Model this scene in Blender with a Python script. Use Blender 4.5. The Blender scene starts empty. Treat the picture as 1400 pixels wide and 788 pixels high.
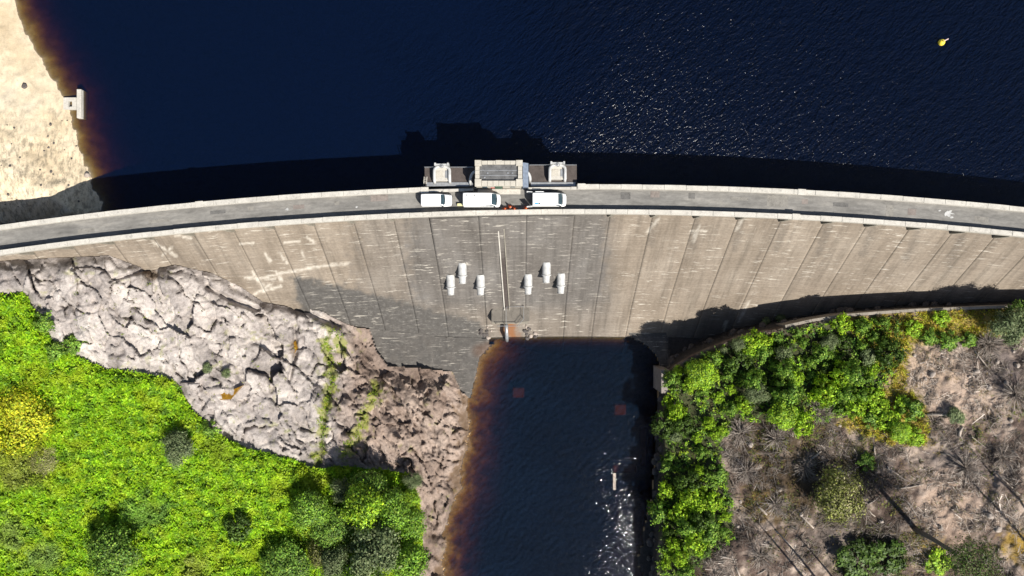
import bpy, bmesh, math
import numpy as np
from mathutils import Vector, Matrix

# ------------------------------------------------------------------ camera, sky, sun, exposure
scene = bpy.context.scene
COL = scene.collection
ZC = 25.5                 # crest road level; the pool below the dam is z = 0
CAMH = 98.0               # camera height above the crest
F = 933.33                # focal length in pixels of the 1400 px wide photograph
cam_d = bpy.data.cameras.new('camera'); cam_d.lens = 24.0; cam_d.sensor_width = 36.0
cam_d.sensor_fit = 'HORIZONTAL'; cam_d.clip_end = 3000.0; cam_d.clip_start = 0.5
cam = bpy.data.objects.new('camera', cam_d); COL.objects.link(cam)
cam.location = (0, 0, ZC + CAMH); cam.rotation_euler = (0, 0, 0)
scene.camera = cam

LIGHT = Vector((-0.58, 0.70, -1.0)).normalized()
sun_d = bpy.data.lights.new('sun', 'SUN'); sun_d.energy = 4.6; sun_d.angle = math.radians(0.5)
sun_d.color = (1.0, 0.95, 0.87)
sun = bpy.data.objects.new('sun', sun_d); COL.objects.link(sun)
sun.rotation_euler = LIGHT.to_track_quat('-Z', 'Y').to_euler(); sun.location = (60, -70, 160)

world = bpy.data.worlds.new('World'); scene.world = world; world.use_nodes = True
wn = world.node_tree; wn.nodes.clear()
sky = wn.nodes.new('ShaderNodeTexSky'); sky.sky_type = 'NISHITA'; sky.sun_disc = False
sky.sun_elevation = math.asin(-LIGHT.z); sky.sun_rotation = math.atan2(-LIGHT.x, -LIGHT.y)
bg = wn.nodes.new('ShaderNodeBackground'); bg.inputs[1].default_value = 0.06
wo = wn.nodes.new('ShaderNodeOutputWorld')
wn.links.new(sky.outputs[0], bg.inputs[0]); wn.links.new(bg.outputs[0], wo.inputs[0])

scene.view_settings.view_transform = 'Standard'; scene.view_settings.look = 'None'
scene.view_settings.exposure = 0.78; scene.view_settings.gamma = 1.0
scene.view_settings.use_curve_mapping = False
scene.render.engine = 'CYCLES'
scene.cycles.max_bounces = 6; scene.cycles.diffuse_bounces = 2; scene.cycles.glossy_bounces = 2
scene.cycles.transmission_bounces = 3; scene.cycles.transparent_max_bounces = 6
scene.cycles.volume_bounces = 0
scene.cycles.sample_clamp_indirect = 4.0

rng = np.random.default_rng(11)

# ------------------------------------------------------------------ numeric helpers
def hash2(ix, iy, seed):
    h = (ix.astype(np.int64) * 374761393 + iy.astype(np.int64) * 668265263 + seed * 1442695041) & 0xffffffff
    h = ((h ^ (h >> 13)) * 1274126177) & 0xffffffff
    return ((h ^ (h >> 16)) & 0xffff) / 65535.0
def vnoise(x, y, seed=0):
    x = np.asarray(x, float); y = np.asarray(y, float)
    ix = np.floor(x); iy = np.floor(y); fx = x - ix; fy = y - iy
    def g(a, b):
        t = hash2(ix + a, iy + b, seed) * 2 * np.pi
        return np.cos(t) * (fx - a) + np.sin(t) * (fy - b)
    u = fx * fx * fx * (fx * (fx * 6 - 15) + 10); v = fy * fy * fy * (fy * (fy * 6 - 15) + 10)
    return ((g(0, 0) * (1 - u) + g(1, 0) * u) * (1 - v) + (g(0, 1) * (1 - u) + g(1, 1) * u) * v) * 1.5
def fbm(x, y, o=4, seed=0, gain=0.5):
    r = 0; a = 1.0; f = 1.0
    for k in range(o):
        r = r + a * vnoise(np.asarray(x) * f + 17.3 * k, np.asarray(y) * f - 9.1 * k, seed + k); a *= gain; f *= 2.03
    return r
def sstep(a, b, x):
    t = np.clip((x - a) / (b - a), 0, 1); return t * t * (3 - 2 * t)
def seg_dist(px, py, pts, closed):
    n = len(pts); best = np.full(np.shape(px), 1e9)
    for i in range(n if closed else n - 1):
        ax, ay = pts[i]; bx, by = pts[(i + 1) % n]
        dx, dy = bx - ax, by - ay
        t = np.clip(((px - ax) * dx + (py - ay) * dy) / (dx * dx + dy * dy + 1e-9), 0, 1)
        best = np.minimum(best, np.hypot(px - ax - t * dx, py - ay - t * dy))
    return best
def inside(px, py, pts):
    n = len(pts); c = np.zeros(np.shape(px), bool)
    for i in range(n):
        ax, ay = pts[i]; bx, by = pts[(i + 1) % n]
        if ay == by: continue
        c ^= ((ay > py) != (by > py)) & (px < (bx - ax) * (py - ay) / (by - ay) + ax)
    return c
def sdf(px, py, pts):                     # positive inside
    d = seg_dist(px, py, pts, True)
    return np.where(inside(px, py, pts), d, -d)
def tps(ctrl):
    c = np.array(ctrl, float); P = c[:, :2] / 300.0; n = len(P)
    def phi(r): return np.where(r > 0, r * r * np.log(r + 1e-9), 0)
    K = phi(np.linalg.norm(P[:, None] - P[None], axis=2)) + np.eye(n) * 0.02
    A = np.zeros((n + 3, n + 3)); A[:n, :n] = K; A[:n, n] = 1; A[:n, n + 1:] = P
    A[n, :n] = 1; A[n + 1:, :n] = P.T
    w = np.linalg.solve(A, np.concatenate([c[:, 2], np.zeros(3)]))
    def f(px, py):
        x = np.asarray(px, float) / 300; y = np.asarray(py, float) / 300
        r = w[n] + w[n + 1] * x + w[n + 2] * y
        for i in range(n):
            r = r + w[i] * phi(np.hypot(x - P[i, 0], y - P[i, 1]))
        return r
    return f
def pix(px, py, d):                       # photograph pixel on the level d metres below the crest
    s = (CAMH + d) / F
    return (np.asarray(px) - 700) * s, -(np.asarray(py) - 394) * s
def topix(X, Y, Z):
    s = F / (ZC + CAMH - Z)
    return 700 + X * s, 394 - Y * s

# ------------------------------------------------------------------ object helpers
def link(o, parent=None):
    COL.objects.link(o)
    if parent is not None: o.parent = parent
    return o
def tag(o, label=None, cat=None, group=None, kind=None):
    if label: o['label'] = label
    if cat: o['category'] = cat
    if group: o['group'] = group
    if kind: o['kind'] = kind
    return o
def empty(name, loc=(0, 0, 0), rz=0.0, parent=None):
    o = bpy.data.objects.new(name, None); o.empty_display_size = 0.3
    o.location = loc; o.rotation_euler = (0, 0, rz)
    return link(o, parent)
def mesh_np(name, V, Fc, mat, parent=None, smooth=False, col=None, uv=None, att=None):
    V = np.asarray(V, np.float32); Fc = np.asarray(Fc, np.int32)
    me = bpy.data.meshes.new(name); k = Fc.shape[1]
    me.vertices.add(len(V)); me.vertices.foreach_set('co', V.ravel())
    me.loops.add(Fc.size); me.loops.foreach_set('vertex_index', Fc.ravel())
    me.polygons.add(len(Fc)); me.polygons.foreach_set('loop_start', np.arange(0, Fc.size, k, dtype=np.int32))
    me.polygons.foreach_set('loop_total', np.full(len(Fc), k, np.int32))
    if smooth: me.polygons.foreach_set('use_smooth', np.ones(len(Fc), bool))
    if col is not None:
        a = me.color_attributes.new('col', 'FLOAT_COLOR', 'POINT')
        c = np.ones((len(V), 4), np.float32); c[:, :3] = col; a.data.foreach_set('color', c.ravel())
    if uv is not None:
        a = me.uv_layers.new(name='UVMap'); a.data.foreach_set('uv', np.asarray(uv, np.float32)[Fc.ravel()].ravel())
    if att:
        for kx, v in att.items():
            a = me.attributes.new(kx, 'FLOAT', 'POINT'); a.data.foreach_set('value', np.asarray(v, np.float32))
    me.update(calc_edges=True); me.validate()
    if mat: me.materials.append(mat)
    return link(bpy.data.objects.new(name, me), parent)
class MB:
    def __init__(s): s.v = []; s.f = []
    def add(s, vs, fs):
        n = len(s.v); s.v += [tuple(p) for p in vs]; s.f += [tuple(i + n for i in q) for q in fs]; return s
    def box(s, x0, x1, y0, y1, z0, z1, M=None):
        vs = [Vector(p) for p in ((x0, y0, z0), (x1, y0, z0), (x1, y1, z0), (x0, y1, z0), (x0, y0, z1), (x1, y0, z1), (x1, y1, z1), (x0, y1, z1))]
        if M is not None: vs = [M @ p for p in vs]
        return s.add(vs, [(3, 2, 1, 0), (4, 5, 6, 7), (0, 1, 5, 4), (1, 2, 6, 5), (2, 3, 7, 6), (3, 0, 4, 7)])
    def prism(s, pts, z0, z1):
        n = len(pts)
        return s.add([(x, y, z0) for x, y in pts] + [(x, y, z1) for x, y in pts],
                     [tuple(range(n))[::-1], tuple(range(n, 2 * n))] + [(i, (i + 1) % n, n + (i + 1) % n, n + i) for i in range(n)])
    def tube(s, pts, r, n=8, caps=True):
        pts = [Vector(p) for p in pts]; rs = r if isinstance(r, (list, tuple)) else [r] * len(pts)
        vs = []; up = Vector((0, 0, 1))
        for i, p in enumerate(pts):
            t = (pts[min(i + 1, len(pts) - 1)] - pts[max(i - 1, 0)]).normalized()
            a = t.cross(up)
            if a.length < 0.05: a = t.cross(Vector((1, 0, 0)))
            a.normalize(); b = t.cross(a).normalized()
            for k in range(n):
                an = 2 * math.pi * k / n
                vs.append(p + (a * math.cos(an) + b * math.sin(an)) * rs[i])
        fs = []
        for i in range(len(pts) - 1):
            for k in range(n):
                fs.append((i * n + k, i * n + (k + 1) % n, (i + 1) * n + (k + 1) % n, (i + 1) * n + k))
        if caps:
            fs.append(tuple(range(n))[::-1]); fs.append(tuple(range((len(pts) - 1) * n, len(pts) * n)))
        return s.add(vs, fs)
    def build(s, name, mat, parent=None, smooth=False, bevel=0.0):
        me = bpy.data.meshes.new(name); me.from_pydata([tuple(p) for p in s.v], [], s.f)
        bm = bmesh.new(); bm.from_mesh(me); bmesh.ops.recalc_face_normals(bm, faces=bm.faces)
        if bevel > 0:
            bmesh.ops.bevel(bm, geom=[e for e in bm.edges if e.is_manifold and e.calc_face_angle(0) > 0.5], offset=bevel, segments=1, affect='EDGES')
        bm.to_mesh(me); bm.free()
        if smooth:
            for p in me.polygons: p.use_smooth = True
        me.materials.append(mat)
        return link(bpy.data.objects.new(name, me), parent)
def copy_tree(o, parent=None):
    c = o.copy(); COL.objects.link(c); c.parent = parent
    for ch in list(o.children): copy_tree(ch, c)
    return c

# ------------------------------------------------------------------ materials
def mat_new(name):
    m = bpy.data.materials.new(name); m.use_nodes = True
    nt = m.node_tree; b = nt.nodes['Principled BSDF']; b.inputs['Specular IOR Level'].default_value = 0.25
    return m, nt, b
def N(nt, typ, **kw):
    n = nt.nodes.new(typ)
    for k, v in kw.items():
        if hasattr(n, k): setattr(n, k, v)
        else: n.inputs[k].default_value = v
    return n
def L(nt, a, b): nt.links.new(a, b)
def noise_node(nt, scale, detail=4, rough=0.55, vec=None, stretch=None):
    n = N(nt, 'ShaderNodeTexNoise'); n.inputs['Scale'].default_value = scale
    n.inputs['Detail'].default_value = detail; n.inputs['Roughness'].default_value = rough
    if vec is None: vec = N(nt, 'ShaderNodeTexCoord').outputs['Object']
    if stretch:
        mp = N(nt, 'ShaderNodeMapping'); mp.inputs['Scale'].default_value = stretch; L(nt, vec, mp.inputs[0]); vec = mp.outputs[0]
    L(nt, vec, n.inputs['Vector']); return n.outputs['Fac']
def ramp(nt, fac, stops):
    r = N(nt, 'ShaderNodeValToRGB'); L(nt, fac, r.inputs[0]); e = r.color_ramp.elements
    while len(e) < len(stops): e.new(0.5)
    for i, (p, c) in enumerate(stops):
        e[i].position = p; e[i].color = (c, c, c, 1) if not hasattr(c, '__len__') else (*c, 1)
    return r.outputs[0]
def mix(nt, fac, a, b, mode='MIX'):
    m = N(nt, 'ShaderNodeMix'); m.data_type = 'RGBA'; m.blend_type = mode
    for s, v in ((0, fac), (6, a), (7, b)):
        if hasattr(v, 'is_linked'): L(nt, v, m.inputs[s])
        elif s == 0: m.inputs[0].default_value = v
        else: m.inputs[s].default_value = (*v, 1)
    return m.outputs[2]
def mth(nt, op, a, b=0.0):
    m = N(nt, 'ShaderNodeMath'); m.operation = op
    for i, v in enumerate((a, b)):
        if hasattr(v, 'is_linked'): L(nt, v, m.inputs[i])
        else: m.inputs[i].default_value = v
    return m.outputs[0]
def attr(nt, name):
    a = N(nt, 'ShaderNodeAttribute'); a.attribute_name = name; return a
def bump(nt, b, h, strength=0.4, dist=0.05):
    n = N(nt, 'ShaderNodeBump'); n.inputs['Strength'].default_value = strength; n.inputs['Distance'].default_value = dist
    L(nt, h, n.inputs['Height']); L(nt, n.outputs[0], b.inputs['Normal'])
def simple(name, c, rough=0.7, var=0.25, scale=3.0, metal=0.0, bmp=0.0, c2=None):
    m, nt, b = mat_new(name); f = noise_node(nt, scale, 5)
    lo = tuple(x * (1 - var) for x in c); hi = c2 or tuple(min(1, x * (1 + var)) for x in c)
    L(nt, ramp(nt, f, [(0.3, lo), (0.7, hi)]), b.inputs['Base Color'])
    b.inputs['Roughness'].default_value = rough; b.inputs['Metallic'].default_value = metal
    if bmp: bump(nt, b, noise_node(nt, scale * 4, 4), bmp, 0.03)
    return m
def leaf_mat(name, c, trans=0.35, var=0.35):
    m, nt, b = mat_new(name)
    a = attr(nt, 'col').outputs['Color']
    f = noise_node(nt, 0.6, 3)
    base = mix(nt, 1.0, a, c, 'MULTIPLY')
    v = mix(nt, 1.0, base, ramp(nt, f, [(0.3, 1 - var), (0.7, 1 + var)]), 'MULTIPLY')
    L(nt, v, b.inputs['Base Color']); b.inputs['Roughness'].default_value = 0.55
    t = N(nt, 'ShaderNodeBsdfTranslucent'); L(nt, v, t.inputs[0])
    ms = N(nt, 'ShaderNodeMixShader'); ms.inputs[0].default_value = trans
    L(nt, b.outputs[0], ms.inputs[1]); L(nt, t.outputs[0], ms.inputs[2])
    L(nt, ms.outputs[0], nt.nodes['Material Output'].inputs['Surface'])
    return m

def mat_face():
    m, nt, b = mat_new('dam_face_concrete')
    uv = N(nt, 'ShaderNodeUVMap').outputs[0]
    big = noise_node(nt, 1.0, 4, 0.6, uv, (0.16, 0.10, 1))
    base = ramp(nt, big, [(0.25, (0.150, 0.121, 0.092)), (0.5, (0.205, 0.169, 0.132)), (0.78, (0.275, 0.234, 0.188))])
    # board marks and lift joints run along the dam
    lift = noise_node(nt, 1.0, 3, 0.7, uv, (0.07, 2.4, 1))
    c = mix(nt, 1.0, base, ramp(nt, lift, [(0.3, 0.86), (0.55, 1.0), (0.75, 1.1)]), 'MULTIPLY')
    # seepage streaks run down the face
    st = noise_node(nt, 1.0, 5, 0.65, uv, (0.75, 0.055, 1))
    c = mix(nt, 1.0, c, ramp(nt, st, [(0.3, 0.66), (0.5, 1.0), (0.72, 1.13)]), 'MULTIPLY')
    fine = noise_node(nt, 1.0, 6, 0.7, uv, (2.2, 3.0, 1))
    c = mix(nt, 1.0, c, ramp(nt, fine, [(0.3, 0.8), (0.7, 1.16)]), 'MULTIPLY')
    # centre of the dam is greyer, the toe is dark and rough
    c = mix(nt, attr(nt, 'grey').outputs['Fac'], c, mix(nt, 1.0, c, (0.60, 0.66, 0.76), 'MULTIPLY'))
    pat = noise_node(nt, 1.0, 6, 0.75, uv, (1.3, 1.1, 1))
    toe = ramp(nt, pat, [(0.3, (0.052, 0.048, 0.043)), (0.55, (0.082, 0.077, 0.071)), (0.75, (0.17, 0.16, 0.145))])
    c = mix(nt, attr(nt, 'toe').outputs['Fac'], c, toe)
    # white lime dashes along the lift joints
    d1 = noise_node(nt, 1.0, 4, 0.75, uv, (0.30, 2.6, 1))
    d2 = noise_node(nt, 1.0, 3, 0.6, uv, (0.11, 0.13, 1))
    dash = mth(nt, 'MULTIPLY', ramp(nt, d1, [(0.575, 0.0), (0.65, 1.0)]), ramp(nt, d2, [(0.40, 0.1), (0.58, 1.0)]))
    d3 = noise_node(nt, 1.0, 4, 0.6, uv, (2.4, 0.25, 1))
    drip = mth(nt, 'MULTIPLY', ramp(nt, d3, [(0.66, 0.0), (0.74, 0.75)]), ramp(nt, noise_node(nt, 1.0, 2, 0.5, uv, (0.2, 0.3, 1)), [(0.52, 0.0), (0.66, 1.0)]))
    w = mth(nt, 'MAXIMUM', mth(nt, 'MAXIMUM', dash, drip), mth(nt, 'MULTIPLY', attr(nt, 'lime').outputs['Fac'], ramp(nt, pat, [(0.35, 0.25), (0.55, 1.0)])))
    c = mix(nt, mth(nt, 'MULTIPLY', w, 0.78), c, (0.54, 0.50, 0.43))
    c = mix(nt, attr(nt, 'rust').outputs['Fac'], c, (0.20, 0.075, 0.02))
    c = mix(nt, mth(nt, 'MULTIPLY', attr(nt, 'dark').outputs['Fac'], ramp(nt, fine, [(0.3, 1.0), (0.7, 0.45)])), c, (0.05, 0.046, 0.042))
    L(nt, c, b.inputs['Base Color']); b.inputs['Roughness'].default_value = 0.85
    bump(nt, b, mth(nt, 'ADD', lift, fine), 0.5, 0.04)
    return m
def mat_concrete(name, c, var=0.3, stain=0.5, scale=0.5):
    m, nt, b = mat_new(name)
    f = noise_node(nt, scale, 5, 0.6); g = noise_node(nt, scale * 9, 6, 0.7); h = noise_node(nt, scale * 2.6, 4, 0.6)
    col = ramp(nt, f, [(0.25, tuple(x * (1 - var) for x in c)), (0.75, tuple(min(1, x * (1 + var)) for x in c))])
    col = mix(nt, 1.0, col, ramp(nt, g, [(0.3, 0.8), (0.7, 1.15)]), 'MULTIPLY')
    col = mix(nt, 1.0, col, ramp(nt, h, [(0.28, 1 - stain), (0.45, 1.0)]), 'MULTIPLY')
    L(nt, col, b.inputs['Base Color']); b.inputs['Roughness'].default_value = 0.85
    bump(nt, b, g, 0.4, 0.02); return m
def mat_road():
    m, nt, b = mat_new('crest_road')
    uv = N(nt, 'ShaderNodeUVMap').outputs[0]
    f = noise_node(nt, 1.0, 5, 0.65, uv, (0.12, 0.5, 1)); g = noise_node(nt, 1.0, 6, 0.7, uv, (1.2, 2.5, 1)); h = noise_node(nt, 1.0, 3, 0.5, uv, (0.33, 1.6, 1))
    c = ramp(nt, f, [(0.25, (0.12, 0.116, 0.11)), (0.55, (0.19, 0.183, 0.17)), (0.8, (0.28, 0.263, 0.235))])
    c = mix(nt, 1.0, c, ramp(nt, g, [(0.3, 0.78), (0.7, 1.18)]), 'MULTIPLY')
    c = mix(nt, 1.0, c, ramp(nt, h, [(0.3, 0.82), (0.6, 1.08)]), 'MULTIPLY')
    L(nt, c, b.inputs['Base Color']); b.inputs['Roughness'].default_value = 0.8
    bump(nt, b, g, 0.3, 0.01); return m
def mat_rock():
    m, nt, b = mat_new('bedrock')
    f = noise_node(nt, 0.22, 5, 0.6); g = noise_node(nt, 1.6, 7, 0.72); h = noise_node(nt, 6.0, 6, 0.7)
    oi = N(nt, 'ShaderNodeObjectInfo').outputs['Random']
    f = mth(nt, 'ADD', f, mth(nt, 'MULTIPLY', mth(nt, 'SUBTRACT', oi, 0.5), 0.22))
    grey = ramp(nt, f, [(0.3, (0.20, 0.178, 0.166)), (0.5, (0.335, 0.300, 0.278)), (0.72, (0.46, 0.42, 0.385))])
    pink = ramp(nt, f, [(0.3, (0.15, 0.11, 0.088)), (0.5, (0.235, 0.18, 0.148)), (0.72, (0.33, 0.262, 0.218))])
    c = mix(nt, attr(nt, 'pink').outputs['Fac'], grey, pink)
    c = mix(nt, 1.0, c, ramp(nt, noise_node(nt, 0.55, 6, 0.7), [(0.32, (0.62, 0.60, 0.60)), (0.5, 1.0), (0.7, (1.14, 1.11, 1.07))]), 'MULTIPLY')
    c = mix(nt, 1.0, c, ramp(nt, g, [(0.3, 0.6), (0.5, 1.0), (0.72, 1.18)]), 'MULTIPLY')
    c = mix(nt, 1.0, c, ramp(nt, h, [(0.3, 0.75), (0.6, 1.08)]), 'MULTIPLY')
    c = mix(nt, attr(nt, 'moss').outputs['Fac'], c, mix(nt, g, (0.10, 0.15, 0.015), (0.26, 0.24, 0.03)))
    c = mix(nt, attr(nt, 'wet').outputs['Fac'], c, (0.10, 0.06, 0.028))
    L(nt, c, b.inputs['Base Color']); b.inputs['Roughness'].default_value = 0.82
    bump(nt, b, mth(nt, 'ADD', g, mth(nt, 'MULTIPLY', h, 0.4)), 0.8, 0.12); return m
def mat_ground():
    m, nt, b = mat_new('bank_ground')
    a = attr(nt, 'col').outputs['Color']
    g = noise_node(nt, 1.3, 7, 0.72); h = noise_node(nt, 7.0, 6, 0.7)
    c = mix(nt, 1.0, a, ramp(nt, g, [(0.3, 0.55), (0.5, 1.0), (0.72, 1.3)]), 'MULTIPLY')
    c = mix(nt, 1.0, c, ramp(nt, h, [(0.3, 0.65), (0.65, 1.2)]), 'MULTIPLY')
    L(nt, c, b.inputs['Base Color']); b.inputs['Roughness'].default_value = 0.95
    bump(nt, b, mth(nt, 'ADD', g, h), 0.7, 0.12); return m
def mat_beach():
    m, nt, b = mat_new('sand_shore')
    f = noise_node(nt, 0.12, 5, 0.6); g = noise_node(nt, 0.9, 7, 0.72); h = noise_node(nt, 5.0, 6, 0.7)
    c = ramp(nt, f, [(0.3, (0.46, 0.365, 0.24)), (0.5, (0.57, 0.475, 0.335)), (0.72, (0.63, 0.555, 0.43))])
    c = mix(nt, 1.0, c, ramp(nt, g, [(0.28, 0.68), (0.48, 1.0), (0.7, 1.06)]), 'MULTIPLY')
    c = mix(nt, 1.0, c, ramp(nt, h, [(0.3, 0.86), (0.6, 1.04)]), 'MULTIPLY')
    c = mix(nt, mth(nt, 'MULTIPLY', attr(nt, 'stony').outputs['Fac'], ramp(nt, noise_node(nt, 1.4, 6, 0.75, None, (1.6, 0.5, 1)), [(0.47, 0.0), (0.60, 0.6)])), c, (0.17, 0.145, 0.105))
    L(nt, c, b.inputs['Base Color']); b.inputs['Roughness'].default_value = 0.9
    bump(nt, b, mth(nt, 'ADD', g, h), 0.5, 0.08); return m
def mat_water(name, body, dens, absorb, rx0, rx1, bs0, bs1, rough=0.06, scale=1.6, wmix=0.35, gbump=0.12):
    m, nt, b = mat_new(name); nt.nodes.remove(b)
    out = nt.nodes['Material Output']
    tc = N(nt, 'ShaderNodeTexCoord').outputs['Object']
    sx = N(nt, 'ShaderNodeSeparateXYZ'); L(nt, tc, sx.inputs[0])
    mr = N(nt, 'ShaderNodeMapping'); mr.inputs['Rotation'].default_value = (0, 0, -0.78); L(nt, tc, mr.inputs[0])
    mp = N(nt, 'ShaderNodeMapping'); mp.inputs['Scale'].default_value = (1.0, 2.2, 1); L(nt, mr.outputs[0], mp.inputs[0])
    n1 = noise_node(nt, scale, 3, 0.55, mp.outputs[0]); n2 = noise_node(nt, scale * 0.35, 3, 0.5, mp.outputs[0])
    gust = noise_node(nt, 0.045, 4, 0.6, tc, (1, 1.6, 1))
    xr = N(nt, 'ShaderNodeMapRange'); xr.inputs['From Min'].default_value = rx0; xr.inputs['From Max'].default_value = rx1
    xr.inputs['To Min'].default_value = 0; xr.inputs['To Max'].default_value = 1; xr.interpolation_type = 'SMOOTHSTEP'
    L(nt, mth(nt, 'ADD', sx.outputs[0], mth(nt, 'MULTIPLY', mth(nt, 'SUBTRACT', gust, 0.5), 55)), xr.inputs['Value'])
    st = N(nt, 'ShaderNodeMapRange'); st.inputs['To Min'].default_value = bs0; st.inputs['To Max'].default_value = bs1; L(nt, xr.outputs[0], st.inputs['Value'])
    bp = N(nt, 'ShaderNodeBump'); bp.inputs['Distance'].default_value = 0.5
    L(nt, st.outputs[0], bp.inputs['Strength']); L(nt, mth(nt, 'ADD', n1, mth(nt, 'MULTIPLY', n2, 1.6)), bp.inputs['Height'])
    fr = N(nt, 'ShaderNodeFresnel'); fr.inputs['IOR'].default_value = 1.33; L(nt, N(nt, 'ShaderNodeNewGeometry').outputs['Normal'], fr.inputs['Normal'])
    bg_ = N(nt, 'ShaderNodeBump'); bg_.inputs['Distance'].default_value = 0.25; L(nt, mth(nt, 'ADD', mth(nt, 'MULTIPLY', xr.outputs[0], gbump), 0.03), bg_.inputs['Strength'])
    L(nt, mth(nt, 'ADD', n1, mth(nt, 'MULTIPLY', n2, 1.0)), bg_.inputs['Height'])
    gl = N(nt, 'ShaderNodeBsdfGlossy'); gl.inputs['Roughness'].default_value = rough; L(nt, bg_.outputs[0], gl.inputs['Normal'])
    tr = N(nt, 'ShaderNodeBsdfTransparent')
    df = N(nt, 'ShaderNodeBsdfDiffuse'); df.inputs[0].default_value = (*body, 1); L(nt, bp.outputs[0], df.inputs['Normal'])
    m1 = N(nt, 'ShaderNodeMixShader'); m1.inputs[0].default_value = wmix; L(nt, tr.outputs[0], m1.inputs[1]); L(nt, df.outputs[0], m1.inputs[2])
    m2 = N(nt, 'ShaderNodeMixShader'); L(nt, fr.outputs[0], m2.inputs[0]); L(nt, m1.outputs[0], m2.inputs[1]); L(nt, gl.outputs[0], m2.inputs[2])
    L(nt, m2.outputs[0], out.inputs['Surface'])
    va = N(nt, 'ShaderNodeVolumeAbsorption'); va.inputs['Color'].default_value = (*absorb, 1); va.inputs['Density'].default_value = dens
    L(nt, va.outputs[0], out.inputs['Volume'])
    return m

M_FACE = mat_face()
M_COPE = mat_concrete('parapet_concrete', (0.46, 0.435, 0.385), 0.16, 0.28, 0.8)
M_WALL = mat_concrete('dam_concrete', (0.24, 0.22, 0.18), 0.25, 0.35, 0.5)
M_DARKC = mat_concrete('weathered_concrete', (0.075, 0.062, 0.056), 0.3, 0.4, 0.7)
M_ROAD = mat_road(); M_ROCK = mat_rock(); M_GROUND = mat_ground(); M_BEACH = mat_beach()
M_LAKE = mat_water('reservoir_peat_water', (0.0024, 0.0088, 0.034), 3.2, (0.76, 0.63, 0.04), -30, 25, 0.06, 1.6, 0.17, 1.7, 0.42, 0.62)
M_POOL = mat_water('pool_peat_water', (0.0095, 0.0230, 0.050), 3.2, (0.76, 0.63, 0.04), -20, 16, 0.7, 2.1, 0.06, 1.9, 0.42, 0.225)
M_WHITE = simple('white_paint', (0.40, 0.40, 0.39), 0.5, 0.22, 1.5)
M_VAN = simple('van_white_paint', (0.80, 0.80, 0.79), 0.22, 0.03, 1.5)
M_GLASS = simple('vehicle_glass', (0.035, 0.06, 0.075), 0.08, 0.3, 1.0)
M_BLACK = simple('black_rubber', (0.02, 0.02, 0.02), 0.8, 0.2, 4.0)
M_METAL = simple('grey_steel', (0.33, 0.34, 0.35), 0.45, 0.2, 3.0, 0.5)
M_LAMP = simple('lamp_lens', (0.55, 0.55, 0.55), 0.2, 0.1)
M_RED = simple('red_lens', (0.45, 0.02, 0.015), 0.3, 0.1)
M_ORANGE = simple('cone_orange', (0.72, 0.12, 0.02), 0.5, 0.1)
M_YELLOW = simple('buoy_yellow', (0.80, 0.62, 0.06), 0.45, 0.08)
M_ROOF = mat_concrete('felt_roof', (0.115, 0.115, 0.115), 0.35, 0.45, 1.1)
M_SLATE = simple('lead_sheet', (0.15, 0.18, 0.23), 0.5, 0.2, 3.0)
M_BLUE = simple('blue_plastic', (0.05, 0.30, 0.55), 0.5, 0.1)
M_HOLE = simple('dark_opening', (0.015, 0.015, 0.015), 0.9, 0.2)
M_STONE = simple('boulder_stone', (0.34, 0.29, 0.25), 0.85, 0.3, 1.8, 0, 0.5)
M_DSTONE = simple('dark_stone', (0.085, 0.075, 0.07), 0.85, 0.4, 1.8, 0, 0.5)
M_BARK = simple('bark', (0.10, 0.08, 0.065), 0.9, 0.35, 5.0, 0, 0.5)
M_DEAD = simple('bleached_wood', (0.33, 0.28, 0.235), 0.85, 0.3, 2.0, 0, 0.4)
M_BRASH = leaf_mat('dead_branches', (1, 1, 1), 0.0, 0.25)
M_LEAF = leaf_mat('leaf', (1, 1, 1), 0.18, 0.3)
M_FERN = leaf_mat('fern_leaf', (1, 1, 1), 0.35, 0.3)

# ------------------------------------------------------------------ dam geometry in plan
XA, RU, RD = 10.4, 600.0, 595.8
YC = 14.75 - RU
def dam_pt(s, r, z):
    a = np.asarray(s) / 596.0
    return XA + r * np.sin(a), YC + r * np.cos(a), z
def s_of_x(X): return 596.0 * np.arcsin((X - XA) / 596.0)
def o_face(d): return np.interp(d, [0, 2.7, 20, 45], [-0.85, -0.85, 13.8, 38.8])
def dface(px, py):                        # depth at which the ray of a pixel meets the downstream face
    lo = np.zeros(np.shape(px)); hi = np.full(np.shape(px), 45.0)
    for _ in range(30):
        mid = (lo + hi) / 2; X, Y = pix(px, py, mid)
        o = RD - np.hypot(X - XA, Y - YC)
        out = o > o_face(mid)
        lo = np.where(out, mid, lo); hi = np.where(out, hi, mid)
    return hi

# ------------------------------------------------------------------ the valley below the dam: outlines in the photograph
CONTACT_L = [(-500, 470), (-200, 400), (-60, 366), (0, 357), (60, 353), (150, 349), (200, 368), (240, 362), (290, 373), (330, 392), (360, 413), (400, 420), (440, 425), (470, 441), (490, 448), (515, 450)]
APRON_TOP = [(560, 459), (610, 464), (655, 466)]
SHORE_L = [(672, 470), (655, 488), (649, 515), (645, 540), (640, 562), (637, 590), (636, 615), (632, 645), (627, 672), (612, 702), (609, 730), (606, 788), (600, 860), (590, 1000), (580, 1400)]
LEFT = CONTACT_L + APRON_TOP + SHORE_L + [(-600, 1400)]
APRON = [(505, 449), (560, 455), (610, 460), (672, 462), (672, 470), (655, 488), (649, 515), (643, 545), (630, 535), (618, 508), (575, 503), (530, 500), (515, 480)]
APRON_R = [(855, 455), (912, 455), (915, 500), (903, 508), (901, 498), (895, 484), (884, 473), (866, 465)]
POOL = SHORE_L + [(880, 1400), (880, 1000), (884, 830), (878, 788), (868, 770), (876, 745), (880, 720), (890, 680), (895, 620), (897, 560), (901, 505), (905, 470), (880, 440), (780, 430), (690, 440)]
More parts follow.
